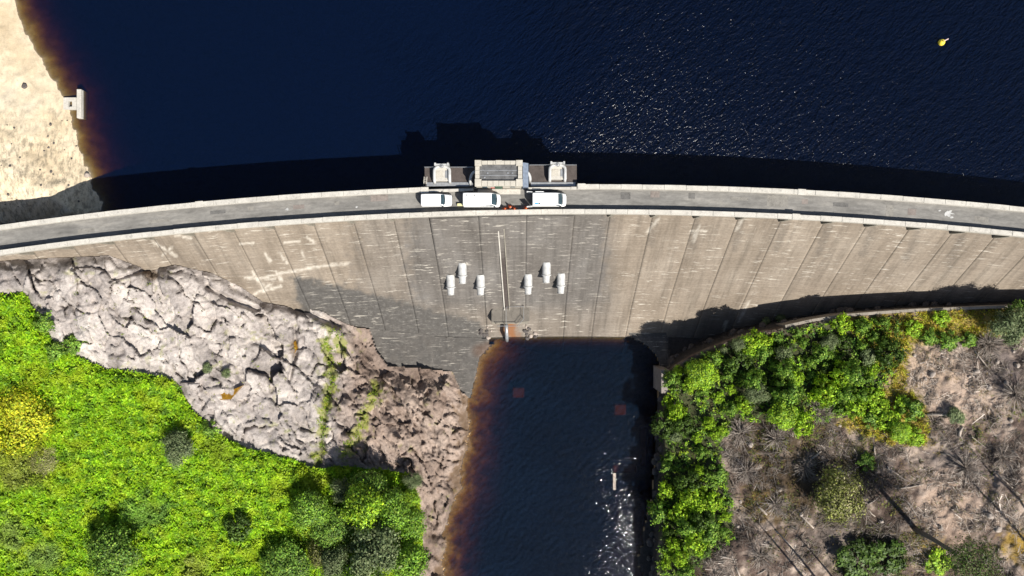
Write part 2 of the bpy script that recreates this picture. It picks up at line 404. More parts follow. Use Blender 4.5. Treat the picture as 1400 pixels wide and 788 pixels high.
WALL_EDGE = [(907, 520), (918, 503), (945, 487), (975, 474), (1005, 462), (1040, 454), (1080, 446), (1150, 433), (1250, 425), (1330, 421), (1410, 419), (1600, 415), (2000, 405)]
BANK = [(885, 1400), (893, 1000), (898, 860), (899, 788), (902, 740), (905, 690), (908, 640), (909, 590), (909, 540)] + WALL_EDGE + [(2000, 1400)]
ROCK_LOW = [(-500, 520), (-60, 420), (0, 405), (35, 402), (52, 430), (75, 470), (112, 490), (150, 506), (200, 511), (240, 520), (262, 558), (290, 588), (340, 613), (400, 628), (435, 641), (470, 637), (530, 642), (560, 648), (574, 690), (578, 740), (572, 788), (560, 900), (540, 1400)]
ROCK = CONTACT_L + APRON_TOP + SHORE_L + ROCK_LOW[::-1]
FIELD = ROCK_LOW + [(-600, 1400), (-600, 520)]

ctrl_l = [(x, y, float(dface(np.array(x), np.array(y)))) for x, y in CONTACT_L[3:]]
ctrl_l += [(560, 480, 23.3), (610, 490, 24.6), (655, 492, 25.4)] + [(x, y, 25.45) for x, y in SHORE_L[2:12]]
ctrl_l += [(-300, 430, 0.5), (-300, 800, 4), (0, 450, 4.5), (0, 600, 7), (0, 788, 9.5), (100, 430, 5.5), (120, 560, 9.5), (200, 500, 10.5), (250, 788, 14.5), (300, 480, 13.5), (300, 600, 14.5),
           (440, 500, 18.8), (440, 640, 18), (450, 788, 18.5), (560, 560, 22), (540, 650, 21), (560, 740, 22), (600, 600, 24), (300, 1100, 15), (0, 1100, 11), (560, 1100, 23)]
TL = tps(ctrl_l)
TR = tps([(907, 520, 19.5), (945, 487, 17), (1005, 462, 15.8), (1080, 446, 14), (1150, 433, 12.6), (1250, 425, 11), (1400, 419, 8.8), (1700, 412, 5), (909, 600, 19.8), (902, 740, 20), (898, 900, 20), (960, 600, 17.5), (960, 760, 17.5),
          (1000, 600, 15.5), (1000, 780, 15.2), (1100, 520, 14.3), (1150, 680, 12.8), (1250, 600, 11), (1250, 780, 10.8), (1400, 600, 7.6), (1400, 788, 7), (1700, 800, 2), (1300, 1200, 9), (950, 1200, 16)])

def step_axis(parts):
    out = []
    for a, b, s in parts: out += list(np.arange(a, b, s))
    return np.array(out + [parts[-1][1]], float)
gx = step_axis([(-500, -20, 16), (-20, 660, 1.6), (660, 880, 4), (880, 1420, 2.4), (1420, 1900, 16)])
gy = step_axis([(300, 340, 8), (340, 670, 1.6), (670, 800, 2.2), (800, 1250, 18)])
PX, PY = np.meshgrid(gx, gy)
# ---- base levels
DF = dface(PX, PY)
wamp = sstep(560, 615, PX) * sstep(500, 530, PY) * sstep(700, 660, PX)
PXW = PX + wamp * (7 * fbm(PX / 30, PY / 30, 3, 71) + 3.5 * fbm(PX / 8, PY / 8, 3, 72)); PYW = PY
s_left = sdf(PXW, PYW, LEFT); s_pool = sdf(PXW, PYW, POOL); s_bank = sdf(PX, PY, BANK); s_rock = sdf(PXW, PYW, ROCK); s_field = sdf(PX, PY, FIELD); s_apron = np.maximum(sdf(PX, PY, APRON), sdf(PX, PY, APRON_R))
dl = TL(PX, PY); dr = TR(PX, PY)
dist_shore = seg_dist(PXW, PYW, SHORE_L, False)
dist_right = seg_dist(PX, PY, POOL[len(SHORE_L):], False)
# left bank
dl = np.minimum(dl, 25.42 - 0.0 * dl)
dl = np.minimum(dl, np.maximum(25.42 - 0.10 * dist_shore, dl - 2) + 0.0)
ditch = np.exp(-(seg_dist(PX, PY, ROCK_LOW, False) / 9.0) ** 2)
dl_f = dl + 0.7 * ditch * (PX < 560) + 0.35 * fbm(PX / 60, PY / 60, 3, 5)
ker = np.exp(-(np.maximum(s_left, 0) / 16) ** 2) * sstep(560, 500, PX) * (PY < 520)
dl_f = dl_f + (DF - 0.17 * np.maximum(s_left, 0) - 0.05 - dl_f) * ker
apd = np.clip(24.0 + (PX - 520) / 130 * 1.4, 21, 25.38)
ka = np.exp(-(np.maximum(-s_apron, 0) / 28) ** 2)
dl_f = dl_f + (np.minimum(apd, DF) - 0.012 * np.maximum(-s_apron, 0) - dl_f) * ka * (s_left > 0)
# right bank
dr_f = dr + 0.5 * fbm(PX / 70, PY / 70, 4, 21) + 0.22 * fbm(PX / 14, PY / 14, 3, 22)
# pool bed
bed = 25.5 + np.minimum(0.040 * dist_shore ** 1.05, 3.6)
bed = np.minimum(bed, 26.2 + 0.05 * dist_right + 0.5 * (1 + fbm(PX / 50, PY / 50, 4, 31)))
bed = bed + 0.25 * fbm(PX / 12, PY / 12, 3, 33) * sstep(2, 14, np.minimum(dist_shore, dist_right))
# gap between bank top and pool or dam face: a steep wall of broken rock
gap = np.minimum(TR(PX, PY) + 0.62 * (-s_bank) + 0.9 * fbm(PX / 7, PY / 7, 3, 41) * sstep(1, 5, -s_bank), 25.35)
D = np.where(s_left > 0, dl_f, np.where(s_bank > 0, dr_f, gap))
D = np.where((s_left <= 0) & (s_bank <= 0) & (PX < 800), DF + 0.4 + 0.12 * (-s_left), D)
D = np.where(s_pool > 0, bed, D)
# the apron: a smooth concrete skirt between dam toe and pool
ap = np.where(PX > 800, 25.1, np.clip(24.0 + (PX - 520) / 130 * 1.4, 21, 25.38))
D = np.where(s_apron > 0, np.minimum(np.minimum(DF - 0.05, ap), 25.38), D)

# ---- bedrock relief: large blocks, each cut into facets, with open joints between them
rk = (s_rock > 0) & (s_apron <= 0)
ry, rx = np.nonzero(rk); bx = PX[ry, rx]; by = PY[ry, rx]
pinkm = sstep(430, 500, bx + 10 * fbm(bx / 40, by / 40, 3, 50))
def voronoi(x, y, sx, sy):
    i1 = np.zeros(len(x), int); d1 = np.zeros(len(x)); d2 = np.zeros(len(x))
    for a in range(0, len(x), 20000):
        q = np.hypot(x[a:a + 20000, None] - sx[None], y[a:a + 20000, None] - sy[None])
        p = np.argpartition(q, 1, axis=1)[:, :2]; qa = np.take_along_axis(q, p, 1)
        sw = qa[:, 0] > qa[:, 1]; p[sw] = p[sw][:, ::-1]; qa = np.sort(qa, axis=1)
        i1[a:a + 20000] = p[:, 0]; d1[a:a + 20000] = qa[:, 0]; d2[a:a + 20000] = qa[:, 1]
    return i1, d1, d2
def scatter(n, poly, x0, x1, y0, y1, r=rng):
    xs, ys = [], []; c = 0
    while c < n:
        x = r.uniform(x0, x1, n * 2); y = r.uniform(y0, y1, n * 2); k = inside(x, y, poly)
        xs.append(x[k]); ys.append(y[k]); c += k.sum()
    return np.concatenate(xs)[:n], np.concatenate(ys)[:n]
def warp(x, y, a, s, seed): return x + a * fbm(x / s, y / s, 3, seed), y + a * fbm(x / s, y / s, 3, seed + 9)
# strata lean: squash coordinates across the bedding direction
th = math.radians(52); cth, sth = math.cos(th), math.sin(th)
def strata(x, y, k): u = x * cth + y * sth; v = -x * sth + y * cth; return u * (1 - 0.3 * k), v * (1 + 0.55 * k)
NB = 135
sxb, syb = scatter(NB, ROCK, -20, 660, 345, 800)
wx, wy = warp(bx, by, 7, 30, 60)
U, Vv = strata(wx, wy, 0.8); SU, SV = strata(sxb, syb, 0.8)
cell, c1, c2 = voronoi(U, Vv, SU, SV)
edge = (c2 - c1)
r2 = np.random.default_rng(5)
off = r2.normal(0, 0.30, NB); tx = r2.normal(0, 0.018, NB); ty = r2.normal(0.006, 0.018, NB)
rel = off[cell] + tx[cell] * (bx - sxb[cell]) + ty[cell] * (by - syb[cell])
crack = np.exp(-(edge / 2.0) ** 2) * (0.05 + 1.1 * sstep(0.0, 0.55, fbm(bx / 38, by / 38, 2, 61)))
# facets
nf = 900; sfx, sfy = scatter(nf, ROCK, -20, 660, 345, 800)
w2x, w2y = warp(bx, by, 4, 16, 70)
fU, fV = strata(w2x, w2y, 1.0); sU, sV = strata(sfx, sfy, 1.0)
fc, f1, f2 = voronoi(fU, fV, sU, sV)
foff = r2.normal(0, 0.10, nf); ftx = r2.normal(0, 0.028, nf); fty = r2.normal(0, 0.028, nf)
rel2 = foff[fc] + ftx[fc] * (bx - sfx[fc]) + fty[fc] * (by - sfy[fc]) + 0.07 * np.exp(-((f2 - f1) / 1.2) ** 2)
ridge = 1 - np.abs(fbm(bx / 22, by / 22, 4, 80)) * 1.6
su, sv = strata(bx, by, 1.0)
gro = np.abs(vnoise(su / 30 + 0.6 * fbm(bx / 25, by / 25, 2, 84), sv / 8, 83))
fade = sstep(0, 9, s_rock[ry, rx]) * sstep(0, 6, dist_shore[ry, rx])
led = (by * 0.85 + bx * 0.38 + 16 * fbm(bx / 45, by / 45, 3, 88)) / 21.0; led = led - np.floor(led); ledge = (led - sstep(0.82, 1.0, led)) * 0.34 * (1 - 0.7 * pinkm) * sstep(-0.25, 0.3, fbm(bx / 35, by / 35, 2, 89))
relief = rel + ledge + 0.3 * fbm(bx / 70, by / 70, 2, 81) + crack * 0.9 + rel2 * (0.8 + 0.7 * pinkm) + 0.22 * fbm(bx / 40, by / 40, 3, 86) + 0.07 * fbm(bx / 9, by / 9, 3, 87) - pinkm * 0.55 * gro + 0.03 * fbm(bx / 3, by / 3, 2, 85) * (1 + 2 * pinkm)
D[ry, rx] += relief * (0.15 + 0.85 * fade)
# two long clefts and a gully
for pts, dep, w in (([(445, 455), (452, 520), (440, 580), (436, 640)], 0.9, 5), ([(400, 418), (430, 432), (462, 446)], 2.0, 4), ([(283, 392), (315, 410), (352, 424)], 1.8, 3.5), ([(150, 385), (190, 372), (228, 362)], 0.9, 2.5),
                    ([(545, 500), (580, 560), (600, 620)], 0.7, 4), ([(340, 505), (368, 512), (372, 535)], 1.1, 3), ([(402, 445), (405, 480), (395, 520)], 1.0, 3)):
    D += dep * np.exp(-(seg_dist(PX, PY, pts, False) / w) ** 2) * rk
D = np.where(rk & (s_pool < 0), np.minimum(D, np.maximum(25.45 - 0.02 * dist_shore, D - 1.2)), D)
D = np.where(rk, np.minimum(D, 25.48), D)

def ground_d(px, py):
    px = np.asarray(px, float); py = np.asarray(py, float)
    ix = np.clip(np.searchsorted(gx, px) - 1, 0, len(gx) - 2); iy = np.clip(np.searchsorted(gy, py) - 1, 0, len(gy) - 2)
    fx = np.clip((px - gx[ix]) / (gx[ix + 1] - gx[ix]), 0, 1); fy = np.clip((py - gy[iy]) / (gy[iy + 1] - gy[iy]), 0, 1)
    return (D[iy, ix] * (1 - fx) + D[iy, ix + 1] * fx) * (1 - fy) + (D[iy + 1, ix] * (1 - fx) + D[iy + 1, ix + 1] * fx) * fy
def ground(px, py):
    d = ground_d(px, py); X, Y = pix(px, py, d); return X, Y, ZC - d

GX, GY = pix(PX, PY, D); GZ = ZC - D
VT = np.stack([GX, GY, GZ], -1).reshape(-1, 3)
ny, nx = PX.shape
idx = np.arange(ny * nx).reshape(ny, nx)
quads = np.stack([idx[1:, :-1], idx[1:, 1:], idx[:-1, 1:], idx[:-1, :-1]], -1).reshape(-1, 4)
# colours of soil under the plants
THICKET = [(903, 560), (912, 530), (925, 505), (960, 482), (1000, 468), (1050, 455), (1100, 446), (1150, 437), (1225, 434), (1235, 480), (1215, 520), (1185, 558), (1130, 575), (1095, 582), (1050, 575), (1012, 575), (985, 600), (985, 640), (1000, 680), (1003, 735), (965, 762), (945, 800), (940, 900), (895, 900), (900, 700)]
YELLOW = [(1150, 434), (1250, 427), (1420, 420), (1420, 456), (1345, 462), (1250, 472), (1238, 500), (1240, 530), (1268, 555), (1268, 610), (1215, 608), (1170, 590), (1140, 580), (1190, 555), (1212, 520)]
colr = np.zeros(PX.shape + (3,))
n1 = fbm(PX / 40, PY / 40, 4, 90); n2 = fbm(PX / 11, PY / 11, 4, 92)
t = sstep(-0.4, 0.5, n1 + 0.5 * n2)[..., None]
colr[:] = (0.135, 0.10, 0.078) * (1 - t) + np.array((0.29, 0.235, 0.185)) * t
for cx, cy, rad, cc_ in ((1050, 605, 60, (0.075, 0.055, 0.038)), (1085, 665, 70, (0.085, 0.062, 0.036)), (1040, 690, 32, (0.15, 0.105, 0.045)), (1110, 590, 40, (0.085, 0.065, 0.04)), (1190, 755, 60, (0.075, 0.075, 0.03)), (1215, 705, 45, (0.09, 0.065, 0.05)), (1170, 640, 40, (0.085, 0.07, 0.04)), (1310, 650, 60, (0.15, 0.125, 0.108)),
                         (1300, 690, 55, (0.36, 0.275, 0.205)), (1320, 545, 50, (0.35, 0.275, 0.21)), (1265, 505, 45, (0.36, 0.28, 0.205)), (1395, 745, 30, (0.30, 0.21, 0.06)), (1140, 730, 40, (0.14, 0.115, 0.095)), (1270, 755, 28, (0.26, 0.19, 0.06)), (1370, 500, 40, (0.17, 0.14, 0.12))):
    w_ = (sstep(1.15, 0.25, np.hypot(PX - cx, PY - cy) / rad + 0.45 * n2) * 0.95)[..., None]; colr = colr * (1 - w_) + w_ * np.array(cc_)
colr = np.clip(0.19 * (colr / 0.19) ** 1.35, 0.02, 0.5) * np.array((0.97, 1.02, 1.14))
yl = sstep(-6, 12, sdf(PX, PY, YELLOW) + 10 * n2)[..., None]
colr = colr * (1 - yl) + yl * np.array((0.33, 0.25, 0.07))
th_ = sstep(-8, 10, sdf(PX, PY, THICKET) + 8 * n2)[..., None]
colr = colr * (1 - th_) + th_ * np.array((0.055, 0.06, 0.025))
fl = (s_field > 0)[..., None] * (PX < 640)[..., None]
colr = np.where(fl, np.array((0.10, 0.16, 0.02)), colr)
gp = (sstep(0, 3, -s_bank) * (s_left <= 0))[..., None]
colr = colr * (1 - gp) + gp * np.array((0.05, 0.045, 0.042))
bedm = (s_pool > -1)[..., None]
colr = np.where(bedm, np.array((0.46, 0.30, 0.15)), colr)
colr = colr.reshape(-1, 3)
def sub(mask_q, name, mat, parent=None, kind=None, smooth=False, **att):
    q = quads[mask_q]; u, inv = np.unique(q.ravel(), return_inverse=True)
    at = {k: v[u] for k, v in att.items() if k not in ('col',)}
    o = mesh_np(name, VT[u], inv.reshape(-1, 4), mat, parent, smooth, col=att['col'][u] if 'col' in att else None, att=at or None)
    if kind: o['kind'] = kind
    return o
cellgrid = np.full(PX.shape, -1); cellgrid[ry, rx] = cell
cq = cellgrid[:-1, :-1].ravel()
apq = (s_apron[:-1, :-1] > 0).ravel()
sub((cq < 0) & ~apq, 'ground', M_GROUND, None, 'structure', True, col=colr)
pink = np.zeros(PX.shape); pink[ry, rx] = pinkm
pink = pink.reshape(-1)
MOSS = [[(446, 470), (455, 520), (443, 560), (438, 610), (432, 640)], [(505, 555), (490, 590), (470, 620)], [(515, 530), (503, 560)], [(452, 452), (470, 480)]]
mossd = np.min([seg_dist(PX, PY, p, False) for p in MOSS], axis=0)
moss = (sstep(10, 2, mossd + 12 * n2) * 0.7 + 0.35 * sstep(0.35, 0.6, fbm(PX / 9, PY / 9, 3, 95)) * sstep(0.1, 0.5, n1)).reshape(-1)
wet = np.maximum(sstep(0.9, 0.1, ZC - D + 0.3 * n2), np.maximum(sstep(12, 4, np.hypot((PX - 206) * 0.7, PY - 376) + 5 * n2), 0.8 * sstep(9, 3, np.hypot((PX - 403), (PY - 475) * 0.6) + 4 * n2))).reshape(-1) * 0.75
outc = tag(empty('rock_outcrop', (0, 0, 0)), kind='structure')
for c in range(NB):
    mk = cq == c
    if mk.sum() >= 3: sub(mk, 'rock_block', M_ROCK, outc, None, False, pink=pink, moss=moss, wet=wet)

# ------------------------------------------------------------------ the reservoir side: sandy shore running under the water
SHORE_U = [(-30, -500), (-10, -200), (18, 0), (30, 30), (47, 65), (72, 108), (90, 138), (98, 165), (103, 190), (110, 212), (122, 238), (128, 258), (138, 285), (150, 330)]
ux = step_axis([(-500, -20, 16), (-20, 240, 3), (240, 1900, 40)]); uy = step_axis([(-400, -10, 16), (-10, 340, 3)])
UX, UY = np.meshgrid(ux, uy)
wob = 4 * fbm(UX / 22, UY / 22, 3, 101) + 1.6 * fbm(UX / 6, UY / 6, 2, 102)
poly_u = SHORE_U + [(-600, 330), (-600, -500)]
s_up = sdf(UX, UY, poly_u) + wob
W_D = 8.0
DU = np.where(s_up > 0, W_D - 0.035 * np.minimum(s_up, 400) - 0.012 * np.maximum(0, UY - 120) * sstep(0, 90, s_up), W_D + 0.040 * (-s_up) ** 1.03)
DU = np.minimum(DU, 22) + 0.12 * fbm(UX / 14, UY / 14, 4, 103) * sstep(3, 25, np.abs(s_up))
stony = sstep(120, 215, UY + 25 * fbm(UX / 30, UY / 30, 3, 104)) * (s_up > 0) + 0.25 * (s_up > 0)
DU = DU + stony * (0.16 * np.abs(fbm(UX / 7, UY / 7, 3, 105)) - 0.1)
bxU, byU = pix(UX, UY, DU)
n2y, n2x = UX.shape; id2 = np.arange(n2y * n2x).reshape(n2y, n2x)
q2 = np.stack([id2[1:, :-1], id2[1:, 1:], id2[:-1, 1:], id2[:-1, :-1]], -1).reshape(-1, 4)
o = mesh_np('beach', np.stack([bxU, byU, ZC - DU], -1).reshape(-1, 3), q2, M_BEACH, None, True, att={'stony': stony.reshape(-1)})
o['kind'] = 'structure'
def beach(px, py):
    ix = np.argmin(np.abs(ux - px)); iy = np.argmin(np.abs(uy - py)); d = DU[iy, ix]
    X, Y = pix(px, py, d); return float(X), float(Y), float(ZC - d)

# water bodies: closed volumes
zl = ZC - W_D
arc = [dam_pt(s, RU - 1.0, 0) for s in np.linspace(-165, 150, 60)]
lake_pts = [(p[0], p[1]) for p in arc] + [(160, 190), (-150, 190)]
m = MB().prism(lake_pts, zl - 20, zl); o = m.build('reservoir_water', M_LAKE); o['kind'] = 'structure'
m = MB().prism([(-45, 12), (30, 12), (30, -130), (-45, -130)], -6.0, 0.0); o = m.build('pool_water', M_POOL); o['kind'] = 'structure'

# ------------------------------------------------------------------ the dam
dam = tag(empty('dam', (float(XA), 12.0, ZC)), 'curved concrete gravity dam with a road along its crest', 'dam')
def dpart(o): o.parent = dam; o.matrix_parent_inverse = Matrix.Translation(dam.location).inverted(); return o
S0, S1 = -135.0, 118.0
def arc_strip(r0, r1, z0, z1, s0, s1, n):          # curved bar between two radii and two levels
    m = MB(); ss = np.linspace(s0, s1, n + 1); vs = []
    for s in ss:
        for r, z in ((r0, z0), (r1, z0), (r1, z1), (r0, z1)): vs.append(dam_pt(s, r, z))
    fs = []
    for i in range(n):
        for k in range(4): fs.append((i * 4 + k, i * 4 + (k + 1) % 4, i * 4 + 4 + (k + 1) % 4, i * 4 + 4 + k))
    fs += [(3, 2, 1, 0), (n * 4, n * 4 + 1, n * 4 + 2, n * 4 + 3)]
    return m.add([tuple(map(float, p)) for p in vs], fs)
# road deck
nS, nR = 240, 8
ss = np.linspace(S0, S1, nS + 1); rr = np.linspace(RD + 0.5, RU - 0.5, nR + 1)
SS, RR = np.meshgrid(ss, rr); dx, dy, _ = dam_pt(SS, RR, 0)
dz = ZC + 0.02 - 0.012 * (RR - 598.1) ** 2
iq = np.arange(SS.size).reshape(SS.shape)
rq = np.stack([iq[:-1, :-1], iq[:-1, 1:], iq[1:, 1:], iq[1:, :-1]], -1).reshape(-1, 4)
dpart(mesh_np('road_deck', np.stack([dx, dy, dz], -1).reshape(-1, 3), rq, M_ROAD, None, True, uv=np.stack([SS.ravel(), RR.ravel() - 595], -1)))
dpart(arc_strip(RD + 0.42, RU - 0.35, ZC - 40, ZC - 0.35, S0, S1, 120).build('dam_core', M_WALL))
dpart(arc_strip(RU - 0.35, RU - 0.06, ZC - 30, ZC + 0.02, S0, S1, 120).build('upstream_wall', M_WALL))
# patches and repairs of the road surface
M_PATCH = [mat_concrete('road_patch_pale', (0.20, 0.19, 0.172), 0.25, 0.4, 1.2), mat_concrete('road_patch_dark', (0.12, 0.117, 0.112), 0.25, 0.4, 1.2), mat_concrete('road_patch_pink', (0.19, 0.165, 0.15), 0.25, 0.4, 1.2)]
def road_patch(px, py, w, h, k):
    X, Y = pix(px, py, 0); s = float(s_of_x(X)); r = math.hypot(X - XA, Y - YC)
    m = arc_strip(r - h / 2, r + h / 2, ZC - 0.1, ZC + 0.026, s - w / 2, s + w / 2, 2); dpart(m.build('road_patch', M_PATCH[k]))
for a in ((1062, 275, 3.0, 1.6, 0), (1099, 276, 0.9, 0.7, 2), (1215, 290, 1.1, 1.9, 0), (1245, 290, 1.2, 0.9, 2), (895, 266, 1.3, 0.9, 2), (945, 268, 0.9, 0.8, 1), (1148, 280, 2.2, 0.6, 1), (1010, 272, 2.6, 0.5, 0), (855, 268, 1.4, 1.0, 1),
          (345, 285, 0.9, 0.5, 0), (462, 278, 0.7, 0.5, 0), (300, 290, 2.2, 0.5, 1), (410, 283, 1.6, 0.6, 2), (120, 315, 2.4, 0.6, 0), (220, 302, 3.0, 0.5, 0), (1340, 300, 2.0, 0.8, 0), (520, 271, 2.5, 0.9, 2)): road_patch(*a)
def splat(px, py, r, seed):
    X, Y = pix(px, py, 0); q = np.random.default_rng(seed); pts = []
    for k in range(22):
        a = 2 * math.pi * k / 22; rad = r * q.uniform(0.45, 1.05) * (1 + 0.5 * math.cos(a + 0.6)); pts.append((float(X) + rad * math.cos(a), float(Y) + 0.7 * rad * math.sin(a)))
    dpart(MB().prism(pts, ZC - 0.02, ZC + 0.034).build('paint_splash', M_WHITE))
splat(1295, 291, 0.75, 3); splat(1300, 297, 0.25, 4); splat(1284, 288, 0.2, 5); splat(392, 286, 0.3, 6); splat(487, 283, 0.2, 7)

# contraction joints and corbels: places along the crest
XR = [14.5 + 6.36 * k for k in range(18)]; XL = [-17.6 - 5.95 * k for k in range(21)]
joints_x = sorted([x for x in XL if x > -140] + [-12.2, -5.0, 2.1, 9.2] + [x for x in XR if x < 118])
joints = [float(s_of_x(x)) for x in joints_x]
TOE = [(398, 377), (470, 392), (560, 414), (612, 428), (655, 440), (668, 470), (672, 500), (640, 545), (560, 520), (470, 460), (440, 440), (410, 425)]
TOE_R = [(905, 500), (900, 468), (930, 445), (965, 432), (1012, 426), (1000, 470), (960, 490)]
LIME = [[(352, 382), (385, 374), (440, 364), (478, 360)], [(335, 380), (375, 382)], [(345, 372), (360, 392)], [(378, 372), (386, 384)], [(340, 408), (372, 388)], [(360, 398), (384, 392)],
        [(362, 346), (370, 358)], [(382, 346), (392, 360)], [(413, 344), (417, 352)], [(420, 325), (430, 332)], [(208, 330), (240, 350)], [(235, 338), (222, 350)], [(500, 268), (505, 300)], [(240, 322), (262, 326)],
        [(955, 310), (948, 330)], [(945, 316), (965, 316)], [(1014, 302), (1006, 316)], [(885, 318), (900, 300)], [(1010, 440), (1025, 410)], [(985, 470), (992, 440)], [(330, 333), (345, 333)], [(388, 332), (410, 330)]]
RUSTP = [[(690, 452), (706, 462)], [(700, 447), (702, 470)]]
DARKP = [[(x, y), (x - 18 * (x - 700) / 600, y + 36)] for x, y in ((954, 300), (1014, 302), (1073, 304), (1134, 308), (1194, 312), (1255, 318), (1316, 324), (896, 297))]
def panel(sa, sb, center, ja, jb):
    g = 0.008; n_s = max(4, int((sb - sa) / 0.32)); dd = np.concatenate([[0.1, 1.5, 2.65], np.arange(2.75, 31, 0.32)])
    sv_ = np.linspace(sa + g * ja, sb - g * jb, n_s + 1)
    ofs = o_face(dd) + (0.45 * (1 - sstep(3, 13, dd)) if center else 0)
    if center: ofs[:3] = np.maximum(ofs[:3], -0.05)
    vl = np.concatenate([[0], np.cumsum(np.hypot(np.diff(dd), np.diff(ofs)))])
    S_, D_ = np.meshgrid(sv_, dd); O_ = np.repeat(ofs[:, None], n_s + 1, 1)
    # edge returns (panel thickness)
    S_ = np.concatenate([S_[:, :1], S_, S_[:, -1:]], 1); D_ = np.concatenate([D_[:, :1], D_, D_[:, -1:]], 1)
    O_ = np.concatenate([O_[:, :1] - 0.35, O_, O_[:, -1:] - 0.35], 1)
    O_[:, 1] -= 0.02 * ja; O_[:, -2] -= 0.02 * jb
    x, y, _ = dam_pt(S_, RD - O_, 0); z = ZC - D_
    p_x, p_y = topix(x, y, z)
    ii = np.arange(S_.size).reshape(S_.shape)
    q = np.stack([ii[1:, :-1], ii[1:, 1:], ii[:-1, 1:], ii[:-1, :-1]], -1).reshape(-1, 4)
    nz = fbm(p_x / 9, p_y / 9, 3, 120)
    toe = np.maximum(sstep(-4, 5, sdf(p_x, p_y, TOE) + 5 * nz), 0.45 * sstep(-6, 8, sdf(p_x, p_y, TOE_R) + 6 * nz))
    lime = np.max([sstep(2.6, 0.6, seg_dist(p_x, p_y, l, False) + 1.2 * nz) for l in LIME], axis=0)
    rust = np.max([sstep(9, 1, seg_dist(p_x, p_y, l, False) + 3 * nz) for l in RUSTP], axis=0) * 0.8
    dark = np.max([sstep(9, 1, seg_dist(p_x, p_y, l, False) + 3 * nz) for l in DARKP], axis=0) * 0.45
    gr = sstep(540, 600, p_x + 14 * nz) * sstep(845, 800, p_x + 10 * nz) * sstep(445, 380, p_y) + 0.5 * sstep(460, 510, p_x + 20 * nz) * sstep(860, 820, p_x)
    uv = np.stack([S_.ravel(), np.repeat(vl[:, None], S_.shape[1], 1).ravel()], -1)
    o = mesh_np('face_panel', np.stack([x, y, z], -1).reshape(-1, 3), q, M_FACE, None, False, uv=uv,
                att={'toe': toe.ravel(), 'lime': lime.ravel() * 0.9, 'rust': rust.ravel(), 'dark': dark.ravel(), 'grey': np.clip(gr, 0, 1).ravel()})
    dpart(o)
strong = [1.0 if (k % 2 == 0 or x in (-12.2, 9.2)) else 0.12 for k, x in enumerate(joints_x)]
for k in range(len(joints) - 1):
    a, b = joints[k], joints[k + 1]; xm = (a + b) / 2 + XA
    panel(a, b, -12.3 < xm < 9.3, strong[k], strong[k + 1])
# a solid backing behind the face panels
dd = np.array([0.2, 3.0, 20, 30]); n = 90; sv_ = np.linspace(S0, S1, n + 1); S_, D_ = np.meshgrid(sv_, dd)
O_ = o_face(D_) - 0.3; x, y, _ = dam_pt(S_, RD - O_, 0); ii = np.arange(S_.size).reshape(S_.shape)
q = np.stack([ii[1:, :-1], ii[1:, 1:], ii[:-1, 1:], ii[:-1, :-1]], -1).reshape(-1, 4)
dpart(mesh_np('joint_filler', np.stack([x, y, ZC - D_], -1).reshape(-1, 3), q, M_DARKC))
# corbels below the parapet
for X in XL + XR:
    s = float(s_of_x(X))
    if not S0 < s < S1: continue
    m = MB(); w = 0.26; prof = [(-0.95, 0.15), (0.03, 0.15), (0.03, 2.2), (-0.05, 3.9), (-0.95, 3.9)]; vs = []
    for sg in (-w, w):
        for o_, d_ in prof: vs.append(tuple(map(float, dam_pt(s + sg, RD - o_, ZC - d_))))
    k = len(prof)
    m.add(vs, [tuple(range(k)), tuple(range(2 * k - 1, k - 1, -1))] + [(i, i + k, (i + 1) % k + k, (i + 1) % k) for i in range(k)])
    dpart(m.build('corbel', M_WALL))
# parapets, each with its coping blocks
def parapet(name, r0, r1, spans, top):
    for s0, s1 in spans:
        par = dpart(arc_strip(r0 + 0.04, r1 - 0.04, ZC - 0.3, ZC + top - 0.16, s0, s1, max(2, int((s1 - s0) / 3))).build(name, M_COPE))
        e = s0
        while e < s1 - 0.3:
            f = min(e + 3.05 * (1 + 0.02 * rng.standard_normal()), s1)
            if s1 - f < 0.6: f = s1
            jit = rng.normal(0, 0.012, 3)
            c = arc_strip(r0 + jit[0], r1 + jit[1], ZC + top - 0.155, ZC + top + jit[2] * 0.7, e + 0.015, f - 0.015, 2).build('coping_block', M_COPE, None, bevel=0.02)
            c.parent = par; e = f
parapet('downstream_parapet', RD, RD + 0.66, [(S0, S1)], 1.1)
sx_ = lambda p: float(s_of_x(pix(p, 0, -1)[0]))
parapet('upstream_parapet', RU - 0.66, RU, [(S0, sx_(577)), (sx_(789), S1)], 1.1)
parapet('upstream_parapet', RU - 0.72, RU - 0.36, [(sx_(577.5), sx_(648)), (sx_(722), sx_(788.5))], 1.0)
# raised blocks on the parapets at the expansion joints
for p, r in ((276, RU - 0.33), (1094, RU - 0.33), (582, RU - 0.4), (795, RU - 0.33), (1088, RD + 0.33)):
    s = sx_(p); dpart(arc_strip(r - 0.42, r + 0.42, ZC + 1.0, ZC + 1.16, s - 0.55, s + 0.55, 1).build('parapet_block', M_COPE, None, bevel=0.02))

# toe apron cut from the terrain sheet
for apm in (apq & (PX[:-1, :-1].ravel() < 800), apq & (PX[:-1, :-1].ravel() > 800)):
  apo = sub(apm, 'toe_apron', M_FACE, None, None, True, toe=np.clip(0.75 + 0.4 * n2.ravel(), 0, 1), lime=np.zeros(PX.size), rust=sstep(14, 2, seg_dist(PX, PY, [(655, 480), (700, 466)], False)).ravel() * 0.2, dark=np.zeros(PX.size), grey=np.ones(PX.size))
  uvl = apo.data.uv_layers.new(name='UVMap')
  for lp in apo.data.loops: c = apo.data.vertices[lp.vertex_index].co; uvl.data[lp.index].uv = (c.x, c.y * 1.4)
  dpart(apo)

